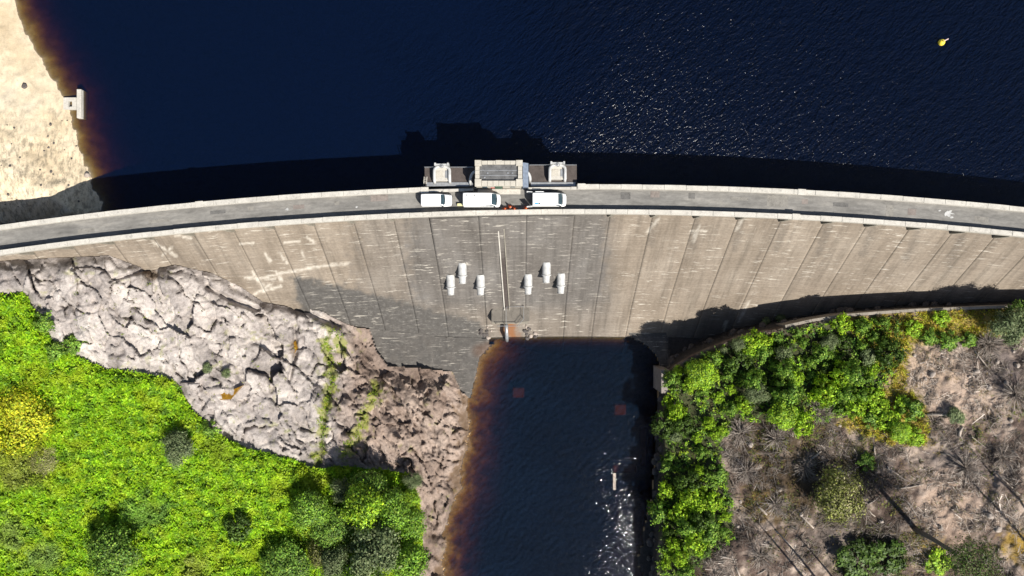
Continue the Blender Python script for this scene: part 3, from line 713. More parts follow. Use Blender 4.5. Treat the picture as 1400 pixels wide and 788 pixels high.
# ------------------------------------------------------------------ fittings on the face of the dam
def face_pt(px, py):
    d = float(dface(np.array(float(px)), np.array(float(py)))); X, Y = pix(px, py, d); return float(X), float(Y), ZC - d
outs = [((616, 381), 'white overflow pipe low on the left end of the outlet row'), ((632, 365), 'white overflow pipe set higher in the left group of outlets'), ((657, 381), 'white overflow pipe left of the stair channel, nearest to it'),
        ((722, 380), 'white overflow pipe right of the stair channel, nearest to it'), ((747, 364), 'white overflow pipe set higher in the right group of outlets'), ((767, 379), 'white overflow pipe low on the right end of the outlet row')]
def ring_tube(prof, n=18):                # lathe around the y axis, prof = (y, r)
    m = MB(); vs = []
    for y, r in prof:
        for k in range(n): a = 2 * math.pi * k / n; vs.append((r * math.cos(a), y, r * math.sin(a)))
    fs = [(i * n + k, i * n + (k + 1) % n, (i + 1) * n + (k + 1) % n, (i + 1) * n + k) for i in range(len(prof) - 1) for k in range(n)]
    return m.add(vs, fs)
proto = None
for (p, lab) in outs:
    x, y, z = face_pt(*p)
    if proto is None:
        t = empty('overflow_pipe')
        ring_tube([(1.5, 0.70), (0.2, 0.70), (-0.62, 0.70)]).build('pipe', M_WHITE, t, True)
        ring_tube([(-0.56, 0.70), (-0.58, 0.80), (-0.74, 0.80), (-0.76, 0.60)]).build('collar', M_WHITE, t)
        sp = ring_tube([(-0.72, 0.62), (-1.85, 0.53), (-1.87, 0.48), (-0.8, 0.48), (-0.79, 0.01)]).build('spout', M_WHITE, t, True)
        ring_tube([(-1.80, 0.545), (-1.81, 0.58), (-1.92, 0.58), (-1.93, 0.49)]).build('lip', M_WHITE, sp)
        proto = t
    else: t = copy_tree(proto)
    t.location = (x, y - 0.75, z - 0.15); t.rotation_euler = (math.radians(14), 0, 0)
    tag(t, lab, 'pipe', 'overflow pipes on the dam face')
# stair channel down the middle of the face
st = tag(empty('stair_channel', face_pt(685, 309)), 'narrow stair channel with pale kerbs running down the middle of the dam face', 'stairs')
def spart(o, par): o.parent = par; o.matrix_parent_inverse = Matrix.Translation(par.location).inverted(); return o
line = [(685 + (694 - 685) * k / 30.0, 309 + (432 - 309) * k / 30.0) for k in range(31)]
P3 = [Vector(face_pt(*p)) for p in line]
nrm = Vector((0, -0.766, 0.643))
m = MB(); m2 = MB(); mb = MB()
for i in range(30):
    a, b = P3[i], P3[i + 1]
    for mm, x0, x1, h0, h1 in ((m, -0.52, -0.36, -0.1, 0.30), (m2, 0.36, 0.50, -0.1, 0.30)):
        vs = []
        for q in (a, b):
            for xx, hh in ((x0, h0), (x1, h0), (x1, h1), (x0, h1)): vs.append(q + Vector((xx, 0, 0)) + nrm * hh)
        mm.add(vs, [(0, 1, 2, 3), (7, 6, 5, 4), (0, 4, 5, 1), (1, 5, 6, 2), (2, 6, 7, 3), (3, 7, 4, 0)])
    vs = [q + Vector((xx, 0, 0)) + nrm * hh for q in (a, b) for xx, hh in ((-0.37, 0.02), (0.37, 0.02), (0.37, 0.06), (-0.37, 0.06))]
    mb.add(vs, [(0, 1, 2, 3), (7, 6, 5, 4), (0, 4, 5, 1), (1, 5, 6, 2), (2, 6, 7, 3), (3, 7, 4, 0)])
spart(m.build('kerb', M_COPE), st); spart(m2.build('kerb', M_WALL), st); spart(mb.build('channel_bed', M_DARKC), st)
tread = None
for i in range(0, 60):
    q = P3[0].lerp(P3[-1], (i + 0.5) / 60); k = min(29, int((i + 0.5) / 2)); q = P3[k].lerp(P3[k + 1], ((i + 0.5) / 2) % 1)
    if tread is None:
        tread = spart(MB().box(-0.35, 0.35, -0.12, 0.12, -0.1, 0.06).build('tread', M_DARKC), st)
        o = tread
    else: o = tread.copy(); COL.objects.link(o)
    o.location = q + nrm * 0.05
# valve chamber at the foot of the stairs
cz = ZC - float(dface(np.array(690.0), np.array(420.0))) - 0.2
def at(px, py, z): X, Y = pix(px, py, ZC - z); return float(X), float(Y)
vc = tag(empty('valve_chamber', (*at(697, 432, cz), cz - 5)), 'low concrete valve chamber with flat roof at the foot of the dam', 'chamber')
pts = [at(x, y, cz) for x, y in ((673, 443), (673, 426), (681, 417), (722, 417), (722, 443))]
spart(MB().prism(pts, cz - 6, cz - 0.25).build('wall', M_WALL), vc)
pts = [at(x, y, cz) for x, y in ((672, 441), (672, 425), (680, 416), (724, 416), (724, 439), (706, 442))]
spart(MB().prism(pts, cz - 0.25, cz).build('roof_slab', mat_concrete('roof_slab_grey', (0.15, 0.135, 0.115), 0.2, 0.3, 0.9)), vc)
m = MB(); zz = cz + 1.0
rail = [at(x, y, zz) for x, y in ((692, 446), (692, 420), (716, 419), (716, 436), (708, 446), (680, 446))]
m.tube([(x, y, zz) for x, y in rail], 0.04, 6); m.tube([(x, y, zz - 0.5) for x, y in rail], 0.03, 6)
for x, y in rail: m.tube([(x, y, zz), (x, y, cz - 0.2)], 0.05, 6)
spart(m.build('handrail', M_METAL), vc)
m = MB(); a = at(692, 444, cz - 1); b = at(693, 466, 0.3); m.tube([(*a, cz - 1), (b[0], b[1] + 0.8, cz - 2.5), (*b, 0.0)], 0.32, 10)
dp = tag(m.build('drain_pipe', M_METAL, None, True), 'grey drain pipe dropping from the valve chamber into the pool', 'pipe')

# ------------------------------------------------------------------ valve house and intake platforms on the upstream side
def rect(px0, py0, px1, py1, z):          # pixel rectangle on a level -> x0, x1, y0, y1
    xa, ya = at(px0, py1, z); xb, yb = at(px1, py0, z); return xa, xb, ya, yb
ht = ZC + 3.4
hx0, hx1, hy0, hy1 = rect(649.5, 219.5, 714, 254, ht)
vh = tag(empty('valve_house', ((hx0 + hx1) / 2, (hy0 + hy1) / 2, ZC)), 'square stone valve house with parapet roof on the middle of the dam', 'building')
hp = lambda o: spart(o, vh)
M_HSTONE = mat_concrete('pale_ashlar', (0.44, 0.41, 0.35), 0.14, 0.25, 1.2)
hp(MB().box(hx0 + 0.08, hx1 - 0.08, hy0 + 0.08, hy1 - 0.08, ZC - 14, ht - 0.62).build('wall', M_HSTONE))
rt = hp(MB().box(hx0 + 0.6, hx1 - 0.6, hy0 + 0.75, hy1 - 0.55, ht - 0.61, ht - 0.45).build('roof', M_ROOF))
for yy in (0.33, 0.66):
    y = hy0 + 0.75 + (hy1 - hy0 - 1.3) * yy
    MB().box(hx0 + 0.62, hx1 - 0.62, y - 0.04, y + 0.04, ht - 0.45, ht - 0.41).build('roof_seam', M_METAL).parent = rt
for x, y in ((0.2, 0.5), (0.75, 0.5), (0.87, 0.5), (0.12, 0.2)):
    xx = hx0 + 0.7 + (hx1 - hx0 - 1.4) * x; yy = hy0 + 0.8 + (hy1 - hy0 - 1.5) * y
    MB().box(xx - 0.12, xx + 0.12, yy - 0.1, yy + 0.1, ht - 0.45, ht - 0.37).build('roof_vent', M_METAL).parent = rt
def cope_run(x0, x1, y0, y1, n, along):
    for k in range(n):
        a, b = k / n, (k + 1) / n
        if along == 'x': bxx = (x0 + (x1 - x0) * a + 0.01, x0 + (x1 - x0) * b - 0.01, y0, y1)
        else: bxx = (x0, x1, y0 + (y1 - y0) * a + 0.01, y0 + (y1 - y0) * b - 0.01)
        hp(MB().box(*bxx, ht - 0.62, ht - 0.12 + rng.normal(0, 0.012)).build('coping_block', M_HSTONE, None, bevel=0.03))
t = 0.6
cope_run(hx0 + 0.9, hx1 - 0.9, hy1 - 0.52, hy1, 6, 'x'); cope_run(hx0 + 0.9, hx1 - 0.9, hy0, hy0 + 0.72, 6, 'x')
cope_run(hx0, hx0 + t, hy0 + 0.95, hy1 - 0.75, 3, 'y'); cope_run(hx1 - t, hx1, hy0 + 0.95, hy1 - 0.75, 3, 'y')
for x0, x1 in ((hx0 - 0.05, hx0 + 0.88), (hx1 - 0.88, hx1 + 0.05)):
    hp(MB().box(x0, x1, hy1 - 0.73, hy1 + 0.06, ht - 0.62, ht).build('corner_block', M_HSTONE, None, bevel=0.03))
    hp(MB().box(x0, x1, hy0 - 0.06, hy0 + 0.93, ht - 0.62, ht).build('corner_block', M_HSTONE, None, bevel=0.03))
xm = (hx0 + hx1) / 2
hp(MB().box(xm - 0.45, xm + 0.45, hy1 - 0.5, hy1 + 0.05, ht - 0.5, ht - 0.05).build('centre_block', M_HSTONE, None, bevel=0.03))
d_ = hp(MB().box(xm - 0.55, xm + 0.55, hy0 - 0.0, hy0 + 0.09, ZC + 0.05, ZC + 2.1).build('door', simple('door_green', (0.03, 0.08, 0.05), 0.5)))
MB().box(xm + 0.38, xm + 0.44, hy0 - 0.05, hy0 + 0.02, ZC + 1.0, ZC + 1.12).build('handle', M_METAL).parent = d_
for x in (hx0 + 1.3, hx1 - 1.3): hp(MB().box(x - 0.35, x + 0.35, hy0 + 0.02, hy0 + 0.10, ZC + 0.95, ZC + 1.9).build('window', M_GLASS))
hp(MB().box(hx0 + 0.2, hx1 - 0.2, hy0 - 0.75, hy0 - 0.02, ZC - 0.2, ZC + 0.16).build('door_step', M_COPE))
tp = tag(MB().box(*rect(671, 255.5, 688, 257.2, ZC + 0.95), ZC + 0.6, ZC + 0.95).build('barrier_tape', M_RED), 'strip of red barrier tape stretched before the valve house door', 'tape')
m = MB(); 
# grey lean-to on the right flank
lx0, lx1, ly0, ly1 = rect(714.6, 223, 722.5, 256, ZC + 1.9)
hp(MB().add([(lx0, ly0, ZC + 2.3), (lx1, ly0, ZC + 1.7), (lx1, ly1, ZC + 1.7), (lx0, ly1, ZC + 2.3), (lx0, ly0, ZC - 4), (lx1, ly0, ZC - 4), (lx1, ly1, ZC - 4), (lx0, ly1, ZC - 4)],
            [(0, 1, 2, 3), (4, 7, 6, 5), (0, 4, 5, 1), (1, 5, 6, 2), (2, 6, 7, 3), (3, 7, 4, 0)]).build('lean_to_roof', M_SLATE))
def bend_pipe(px0, py0, px1, py1, sgn, lab):
    z = ZC + 1.6; x0, y0 = at(px0, py0, z); x1, y1 = at(px1, py1, z); m = MB(); pts = []
    for k in range(9):
        a = math.pi / 2 * k / 8; pts.append((x0 + (x1 - x0) * math.sin(a), y0 + (y1 - y0) * (1 - math.cos(a)), z - 0.6 * (k / 8)))
    pts.append((x1, y1 - 0.3, ZC + 0.1)); m.tube(pts, 0.2, 10)
    tag(m.build('vent_pipe', M_WHITE, None, True), lab, 'pipe')
bend_pipe(650, 235, 642.5, 248, -1, 'bent white vent pipe on the left flank of the valve house')
bend_pipe(716, 233.5, 725, 244, 1, 'bent white vent pipe over the grey lean-to right of the valve house')
pf = []
for (a, b, c, d), lab in (((580.5, 229, 648.5, 253), 'dark weathered intake platform left of the valve house'), ((723, 226, 788.5, 253), 'dark weathered intake platform right of the valve house')):
    z = ZC + 0.1; x0, x1, y0, y1 = rect(a, b, c, d, z)
    pl = tag(empty('intake_platform', ((x0 + x1) / 2, (y0 + y1) / 2, z - 14)), lab, 'platform', 'intake platforms')
    spart(MB().box(x0, x1, y0 - 0.25, y1, z - 0.3, z).build('deck', M_DARKC, None, bevel=0.02), pl)
    spart(MB().box(x0 + 0.25, x1 - 0.25, y0 - 0.2, y1 - 0.25, z - 14, z - 0.3).build('pier', M_WALL), pl)
    m = MB(); r = z + 0.95
    for h in (0.95, 0.5): m.tube([(x0 + 0.1, y1 - 0.1, z + h), (x1 - 0.1, y1 - 0.1, z + h)], 0.025, 5)
    for k in range(5): xx = x0 + 0.1 + (x1 - x0 - 0.2) * k / 4; m.tube([(xx, y1 - 0.1, z), (xx, y1 - 0.1, z + 0.95)], 0.03, 5)
    spart(m.build('handrail', M_METAL), pl)
    spart(MB().box(x0 + 0.3, x1 - 0.2, y0 - 0.22, y0 + 0.35, z + 0.002, z + 0.12).build('pipe_trough', M_METAL), pl); pf.append((x0, x1, y0, y1, z))
def sluice(px, py, lab):
    z = ZC + 0.10; x, y = at(px, py, z + 0.7)
    g = tag(empty('sluice_hoist', (x, y, z)), lab, 'sluice hoist', 'sluice hoists on the platforms')
    base = [(-1.18, -1.0), (1.18, -1.0), (1.18, 0.6)] + [(1.18 * math.cos(a), 0.6 + 0.7 * math.sin(a)) for a in np.linspace(0.2, math.pi - 0.2, 8)] + [(-1.18, 0.6)]
    MB().prism(base, 0.0, 0.75).build('plinth', M_COPE, g)
    arch = [(1.08, -1.25, 0.35), (1.08, -0.9, 0.9), (1.08, 0.35, 1.0)] + [(1.08 * math.cos(a), 0.45 + 0.62 * math.sin(a), 1.0) for a in np.linspace(0.25, math.pi - 0.25, 9)] + [(-1.08, 0.35, 1.0), (-1.08, -0.9, 0.9), (-1.08, -1.25, 0.35)]
    MB().tube(arch, 0.22, 10).build('arch_pipe', M_WHITE, g, True)
    MB().box(-0.98, 0.98, 1.12, 1.32, 0.0, 1.5).build('headstock', M_WHITE, g, bevel=0.02)
    for s in (-1, 1): MB().box(s * 0.9 - 0.12, s * 0.9 + 0.12, 1.05, 1.42, 0.0, 1.62).build('post', M_WHITE, g)
    w = MB(); ring = [(0.26 * math.cos(a), 0.95 + 0.26 * math.sin(a), 1.55) for a in np.linspace(0, 2 * math.pi, 15)]
    w.tube(ring, 0.04, 6, False)
    for a in (0, math.pi / 2): w.tube([(0.26 * math.cos(a), 0.95 + 0.26 * math.sin(a), 1.55), (-0.26 * math.cos(a), 0.95 - 0.26 * math.sin(a), 1.55)], 0.03, 5)
    hw = w.build('handwheel', M_METAL, g)
    MB().tube([(0, 0.95, 0.7), (0, 0.95, 1.6)], 0.06, 8).build('spindle', M_METAL, g)
    MB().box(0.45, 0.75, -0.6, 0.45, 0.752, 0.80).build('hatch', M_METAL, g)
    MB().box(-0.75, 0.1, -0.5, 0.4, 0.752, 0.79).build('cover_plate', M_HSTONE, g)
sluice(604.5, 238, 'white sluice hoist with arched pipe left of the valve house'); sluice(762, 236, 'white sluice hoist with arched pipe right of the valve house')
lr = tag(empty('access_ladder', (*at(581, 252, ZC), ZC)), 'small pale ladder leaning at the left end of the intake platform', 'ladder')
m = MB(); x, y = at(580, 248, ZC + 0.6)
for dx_ in (-0.2, 0.2): spart(MB().tube([(x + dx_, y - 0.5, ZC - 0.2), (x + dx_ + 0.3, y + 0.5, ZC + 1.4)], 0.05, 6).build('stile', M_COPE), lr)
for k in range(5):
    f = (k + 0.7) / 5.5; spart(MB().tube([(x - 0.2 + 0.3 * f, y - 0.5 + f, ZC - 0.2 + 1.6 * f), (x + 0.2 + 0.3 * f, y - 0.5 + f, ZC - 0.2 + 1.6 * f)], 0.035, 5).build('rung', M_COPE), lr)

# ------------------------------------------------------------------ vans on the crest
def van(px, py, Lg, W, H, bonnet, lab, rake=0.62, doors=False, vents=False, stripe=False, slope=0.0):
    x, y = at(px, py, ZC + H * 0.85)
    t = tag(empty('parked_van', (x, y, ZC + 0.03), slope), lab, 'van', 'white vans parked on the crest')
    xf = Lg / 2; wsb = xf - bonnet; wst = wsb - rake
    st_ = [(-Lg / 2, 0.45, H - 0.10, 0.94, 0.84), (-Lg / 2 + 0.06, 0.35, H - 0.02, 1.0, 0.88), (-Lg / 2 + 0.5, 0.3, H, 1.0, 0.9), (0, 0.3, H + 0.015, 1.0, 0.9), (wst - 0.25, 0.3, H - 0.01, 1.0, 0.89), (wst, 0.3, H - 0.07, 1.0, 0.87),
           (wsb, 0.3, 1.16, 0.99, 0.86), (wsb + bonnet * 0.45, 0.3, 1.05, 0.97, 0.80), (xf - 0.16, 0.3, 0.88, 0.88, 0.70), (xf, 0.42, 0.66, 0.74, 0.62)]
    vs = []; n = 10
    for (sx, zb, zt, kb, kt) in st_:
        a = W / 2 * kb; b = W / 2 * kt; hz = zb + (zt - zb) * 0.5
        vs += [(sx, -a * 0.94, zb), (sx, -a, zb + 0.14), (sx, -a, hz), (sx, -b, zt - 0.09), (sx, -b + 0.13, zt), (sx, b - 0.13, zt), (sx, b, zt - 0.09), (sx, a, hz), (sx, a, zb + 0.14), (sx, a * 0.94, zb)]
    fs = [(i * n + k, i * n + (k + 1) % n, (i + 1) * n + (k + 1) % n, (i + 1) * n + k) for i in range(len(st_) - 1) for k in range(n)]
    fs += [tuple(range(n)), tuple(range((len(st_) - 1) * n, len(st_) * n))]
    bd = MB().add(vs, fs).build('body', M_VAN, t)
    # windscreen laid on the slanted front
    def lerp_st(f):
        z = (H - 0.07) * (1 - f) + 1.16 * f; return wst + rake * f, z
    (xa, za), (xb, zb) = lerp_st(0.10), lerp_st(0.93); wa = W / 2 * 0.86 - 0.12; wb = W / 2 * 0.86 - 0.04
    nz = Vector((1.16 - (H - 0.07), 0, -rake)).normalized(); nz = Vector((-nz.z, 0, nz.x)) if False else Vector((H - 0.07 - 1.16, 0, rake)).normalized()
    q = [Vector((xa, -wa, za)), Vector((xb, -wb, zb)), Vector((xb + 0.05, 0, zb)), Vector((xb, wb, zb)), Vector((xa, wa, za)), Vector((xa + 0.03, 0, za))]
    MB().add([p + nz * 0.035 for p in q] + [p - nz * 0.05 for p in q], [(0, 1, 2, 5), (5, 2, 3, 4)] + [(i, (i + 1) % 6, 6 + (i + 1) % 6, 6 + i) for i in range(6)]).build('windscreen', M_GLASS, t)
    for s in (-1, 1):
        ya = s * (W / 2 + 0.006)
        MB().add([(wst - 0.75, ya - s * 0.03, H - 0.85), (wsb - 0.2, ya - s * 0.03, H - 0.85), (wst + 0.05, ya - s * 0.085, H - 0.25), (wst - 0.75, ya - s * 0.085, H - 0.25), (wst - 0.75, ya - s * 0.1, H - 0.85), (wsb - 0.2, ya - s * 0.1, H - 0.85), (wst + 0.05, ya - s * 0.15, H - 0.25), (wst - 0.75, ya - s * 0.15, H - 0.25)],
                 [(0, 1, 2, 3), (7, 6, 5, 4), (0, 4, 5, 1), (1, 5, 6, 2), (2, 6, 7, 3), (3, 7, 4, 0)]).build('side_window', M_GLASS, t)
        MB().box(wsb - 0.32, wsb - 0.14, ya - 0.02 if s > 0 else ya - 0.2, ya + 0.2 if s > 0 else ya + 0.02, 1.0, 1.25).build('mirror', M_BLACK, t, bevel=0.02)
        MB().box(xf - 0.24, xf - 0.06, s * W * 0.33 - 0.14, s * W * 0.33 + 0.14, 0.70, 0.87).build('headlight', M_LAMP, t, bevel=0.02)
        MB().box(-xf - 0.02, -xf + 0.05, s * W * 0.43 - 0.06, s * W * 0.43 + 0.06, 0.8, 1.3).build('tail_light', M_RED, t)
        for wx_ in (-Lg * 0.3, Lg * 0.31):
            w = MB(); yy = s * (W / 2 - 0.13); w.tube([(wx_, yy - 0.11, 0.33), (wx_, yy + 0.11, 0.33)], 0.33, 16); tyre = w.build('wheel', M_BLACK, t)
            MB().tube([(wx_, yy + s * 0.10, 0.33), (wx_, yy + s * 0.125, 0.33)], 0.2, 12).build('rim', M_METAL, tyre)
    MB().box(xf - 0.12, xf + 0.05, -W * 0.4, W * 0.4, 0.36, 0.6).build('bumper', M_BLACK, t, bevel=0.03)
    MB().box(wsb + 0.02, wsb + 0.10, -W * 0.36, W * 0.36, 1.155, 1.17).build('wiper_tray', M_BLACK, t)
    if vents:
        for vx in (-Lg * 0.39, -Lg * 0.18): MB().tube([(vx, W * 0.26, H - 0.02), (vx, W * 0.26, H + 0.06)], 0.09, 10).build('roof_vent', M_BLACK, t)
        MB().box(-0.15, 0.95, -W / 2 - 0.015, -W / 2 + 0.05, H * 0.55, H * 0.58).build('door_rail', M_BLACK, t)
    if doors:
        for s in (-1, 1):
            dr_ = MB().box(-0.82, 0.0, -0.035, 0.035, 0.42, H - 0.18).build('rear_door', M_VAN, t, bevel=0.015)
            dr_.location = (-xf, s * (W / 2 + (0.03 if s < 0 else 0.02)), 0); dr_.rotation_euler = (0, 0, math.radians(-6 * s))
            wdw = MB().box(-0.68, -0.15, -0.045, 0.045, H - 0.85, H - 0.35).build('door_window', M_GLASS, dr_)
        MB().box(-xf - 0.006, -xf + 0.04, -W * 0.42, W * 0.42, 0.5, H - 0.22).build('load_bay', M_HOLE, t)
    if stripe:
        MB().box(-xf + 0.35, -xf + 0.8, -W / 2 + 0.18, -W / 2 + 0.36, H + 0.0, H + 0.05).build('roof_box', M_BLUE, t)
        MB().box(-xf + 0.85, -xf + 1.1, -W / 2 + 0.2, -W / 2 + 0.34, H, H + 0.05).build('roof_clip', M_BLACK, t)
        MB().box(-xf + 0.4, -xf + 1.6, W / 2 - 0.02, W / 2 + 0.12, 1.3, H - 0.25).build('sliding_door', M_VAN, t, bevel=0.02)
    return t
van(596.5, 273.2, 4.3, 1.78, 1.82, 1.02, 'small white van with long bonnet, leftmost of the three parked vans', 0.55, slope=0.008)
van(658.5, 272.6, 5.25, 1.95, 2.3, 0.55, 'long white van with roof vents, the middle one of three', 0.75, vents=True)
van(751.5, 272.3, 4.85, 1.92, 2.0, 0.62, 'white van with open rear doors, rightmost of the three parked vans', 0.7, doors=True, stripe=True)
sk = tag(MB().box(*rect(625, 278.2, 633, 281.4, ZC + 0.45), ZC + 0.02, ZC + 0.45).build('tool_crate', simple('pale_yellow', (0.62, 0.58, 0.30), 0.6), None, bevel=0.03), 'small pale yellow crate behind the middle van', 'crate')

# traffic cones and a sack by the downstream parapet
cone = None
for px, py, lab in ((690.5, 286.5, 'orange traffic cone, leftmost of the cluster by the parapet'), (697.5, 284, 'orange traffic cone standing furthest from the parapet in the cluster'),
                    (703.5, 286.8, 'orange traffic cone next to the grey sack by the parapet'), (719, 286, 'orange traffic cone standing alone right of the cluster')):
    X, Y = at(px, py - 0.5, ZC + 0.6)
    if cone is None:
        cone = empty('traffic_cone')
        MB().box(-0.27, 0.27, -0.27, 0.27, 0.0, 0.06).build('base', M_ORANGE, cone, bevel=0.02)
        c_ = MB().tube([(0, 0, 0.06), (0, 0, 0.5), (0, 0, 0.98), (0, 0, 1.0)], [0.23, 0.145, 0.05, 0.03], 14).build('cone', M_ORANGE, cone, True)
        MB().tube([(0, 0, 0.42), (0, 0, 0.66)], [0.168, 0.122], 14, False).build('reflective_band', M_WHITE, c_, True)
        t = cone
    else: t = copy_tree(cone)
    t.location = (X, Y, ZC + 0.025); t.scale = (1.25, 1.25, 1.2); t.rotation_euler = (0, 0, rng.uniform(0, 1.5)); tag(t, lab, 'traffic cone', 'orange cones on the crest')
def lump(name, mat, rx_, ry_, rz_, seed, sub_=3, rough=0.22, flat=False):
    bm = bmesh.new(); bmesh.ops.create_icosphere(bm, subdivisions=sub_, radius=1.0); q = np.random.default_rng(seed); dirs = q.normal(size=(9, 3)); dirs /= np.linalg.norm(dirs, axis=1)[:, None]; lim = q.uniform(0.62, 0.95, 9)
    for v in bm.verts:
        c = np.array(v.co)
        for dvec, l in zip(dirs, lim):
            h = c @ dvec
            if h > l: c = c - dvec * (h - l) * 0.85
        c *= 1 + rough * 0.3 * math.sin(5 * c[0] + seed) * math.cos(4 * c[1] + 2 * c[2])
        v.co = (c[0] * rx_, c[1] * ry_, c[2] * rz_)
    me = bpy.data.meshes.new(name); bm.to_mesh(me); bm.free(); me.materials.append(mat); return me
X, Y = at(709.5, 286.8, ZC + 0.2)
o = bpy.data.objects.new('tool_sack', lump('tool_sack', simple('grey_blue_cloth', (0.16, 0.19, 0.22), 0.8), 0.32, 0.26, 0.24, 4)); link(o); o.location = (X, Y, ZC + 0.2)
tag(o, 'grey blue sack on the ground beside the orange cones', 'sack')

# ------------------------------------------------------------------ shore intake and buoy
zi = ZC - W_D + 0.35
si = tag(empty('shore_intake', (*at(99, 142, zi), ZC - W_D - 2)), 'small pale concrete intake with cross wall standing at the sandy shore', 'intake')
x0, x1, y0, y1 = rect(86.5, 133.5, 104.5, 150, zi)
hx_a, hx_b, hy_a, hy_b = rect(93.5, 138.5, 98.5, 146, zi)
for nm, b_ in (('side_wall', (x0, hx_a, y0, y1)), ('side_wall', (hx_b, x1, y0, y1)), ('end_wall', (hx_a, hx_b, y0, hy_a)), ('end_wall', (hx_a, hx_b, hy_b, y1))):
    spart(MB().box(*b_, zi - 3, zi + 0.0).build(nm, M_COPE), si)
spart(MB().box(hx_a, hx_b, hy_a, hy_b, zi - 3, zi - 1.6).build('sump', M_HOLE), si)
spart(MB().box(*rect(104.7, 122, 110.5, 161.5, zi + 0.3), zi - 5, zi + 0.3).build('cross_wall', M_COPE, None, bevel=0.04), si)
X, Y = at(1288.5, 57.5, ZC - W_D + 0.4)
by_ = tag(empty('mooring_buoy', (X, Y, ZC - W_D)), 'yellow buoy floating alone on the dark reservoir', 'buoy')
ring_ = [(0, -0.35), (0.3, -0.3), (0.5, 0.0), (0.52, 0.3), (0.4, 0.55), (0.15, 0.7)]
m = MB(); m.tube([(0, 0, -0.3), (0, 0, -0.1), (0, 0, 0.2), (0, 0, 0.5), (0, 0, 0.62)], [0.25, 0.45, 0.5, 0.38, 0.12], 16); m.build('float', M_YELLOW, by_, True)
MB().tube([(0, 0, 0.55), (0.02, 0, 0.8)], 0.07, 8).build('eye', M_METAL, by_)
MB().tube([(0.35, 0.2, 0.1), (0.75, 0.42, 0.05), (1.15, 0.62, 0.0)], 0.09, 8).build('mooring_line', simple('pale_rope', (0.55, 0.42, 0.42), 0.8), by_)

# ------------------------------------------------------------------ plants
def unit(v): return v / np.maximum(np.linalg.norm(v, axis=1, keepdims=True), 1e-9)
def leaf_quads(P, T, Nn, ln, wd):        # diamond leaves: start P, direction T, surface normal Nn
    B = unit(np.cross(Nn, T)); ln = ln[:, None]; wd = wd[:, None]
    a = P; b = P + T * ln * 0.45 + B * wd * 0.5 + Nn * ln * 0.06; c = P + T * ln - Nn * ln * 0.08; d = P + T * ln * 0.45 - B * wd * 0.5 + Nn * ln * 0.06
    V = np.stack([a, b, c, d], 1).reshape(-1, 3); q = np.arange(len(V)).reshape(-1, 4); return V, q
def pal(n, cols, r, jit=0.22):
    cols = np.array(cols); c = cols[r.integers(0, len(cols), n)] * (1 + jit * r.standard_normal((n, 1))); return np.clip(c, 0.004, 0.9)
GREEN = [(0.13, 0.25, 0.030), (0.17, 0.31, 0.035), (0.085, 0.18, 0.026), (0.23, 0.34, 0.045)]
BRIGHT = [(0.26, 0.42, 0.02), (0.33, 0.46, 0.025), (0.18, 0.34, 0.02)]
DEEP = [(0.058, 0.108, 0.016), (0.078, 0.13, 0.018), (0.045, 0.082, 0.014)]
GREYG = [(0.13, 0.17, 0.075), (0.17, 0.20, 0.09), (0.10, 0.14, 0.055)]
OLIVE = [(0.19, 0.21, 0.05), (0.24, 0.26, 0.06), (0.15, 0.16, 0.045), (0.27, 0.25, 0.13)]
GOLD = [(0.50, 0.50, 0.02), (0.42, 0.48, 0.025), (0.55, 0.50, 0.03), (0.30, 0.40, 0.02)]
BROWN = [(0.15, 0.115, 0.085), (0.20, 0.155, 0.12), (0.10, 0.078, 0.06)]

def cover(name, poly, box, n, per, cols, seed, lab, hfun, ln0, ln1, cat='ground cover', tilt=0.5, dens=None, wide=0.42, colfun=None):
    r = np.random.default_rng(seed)
    x = r.uniform(box[0], box[1], n); y = r.uniform(box[2], box[3], n); k = inside(x, y, poly); x, y = x[k], y[k]
    if dens is not None: k = r.uniform(0, 1, len(x)) < dens(x, y); x, y = x[k], y[k]
    X, Y, Z = ground(x, y); Z = Z + hfun(x, y)
    m_ = len(x); base = pal(m_, cols, r) if colfun is None else colfun(x, y, r)
    P = np.repeat(np.stack([X, Y, Z], 1), per, 0); cc = np.repeat(base, per, 0) * (1 + 0.12 * r.standard_normal((m_ * per, 1)))
    az = r.uniform(0, 2 * np.pi, m_ * per); el = r.uniform(-0.15, tilt * 1.6, m_ * per)
    T = np.stack([np.cos(az) * np.cos(el), np.sin(az) * np.cos(el), np.sin(el)], 1)
    Nn = unit(np.stack([-np.cos(az) * np.sin(el), -np.sin(az) * np.sin(el), np.cos(el)], 1) + 0.35 * r.standard_normal((m_ * per, 3)))
    ln = r.uniform(ln0, ln1, m_ * per); P[:, 2] += r.uniform(-0.18, 0.1, m_ * per)
    P += r.normal(0, 0.09, P.shape)
    V, q = leaf_quads(P, T, unit(Nn - T * np.sum(Nn * T, 1, keepdims=True)), ln, ln * wide)
    o = mesh_np(name, V, q, M_FERN, None, False, col=np.clip(np.repeat(cc, 4, 0), 0.003, 1))
    return tag(o, lab, cat, kind='stuff')
def fern_h(x, y): return 0.30 + 0.75 * np.clip(0.5 + fbm(x / 14, y / 14, 3, 200), 0, 1.2) + 0.35 * fbm(x / 45, y / 45, 2, 201)
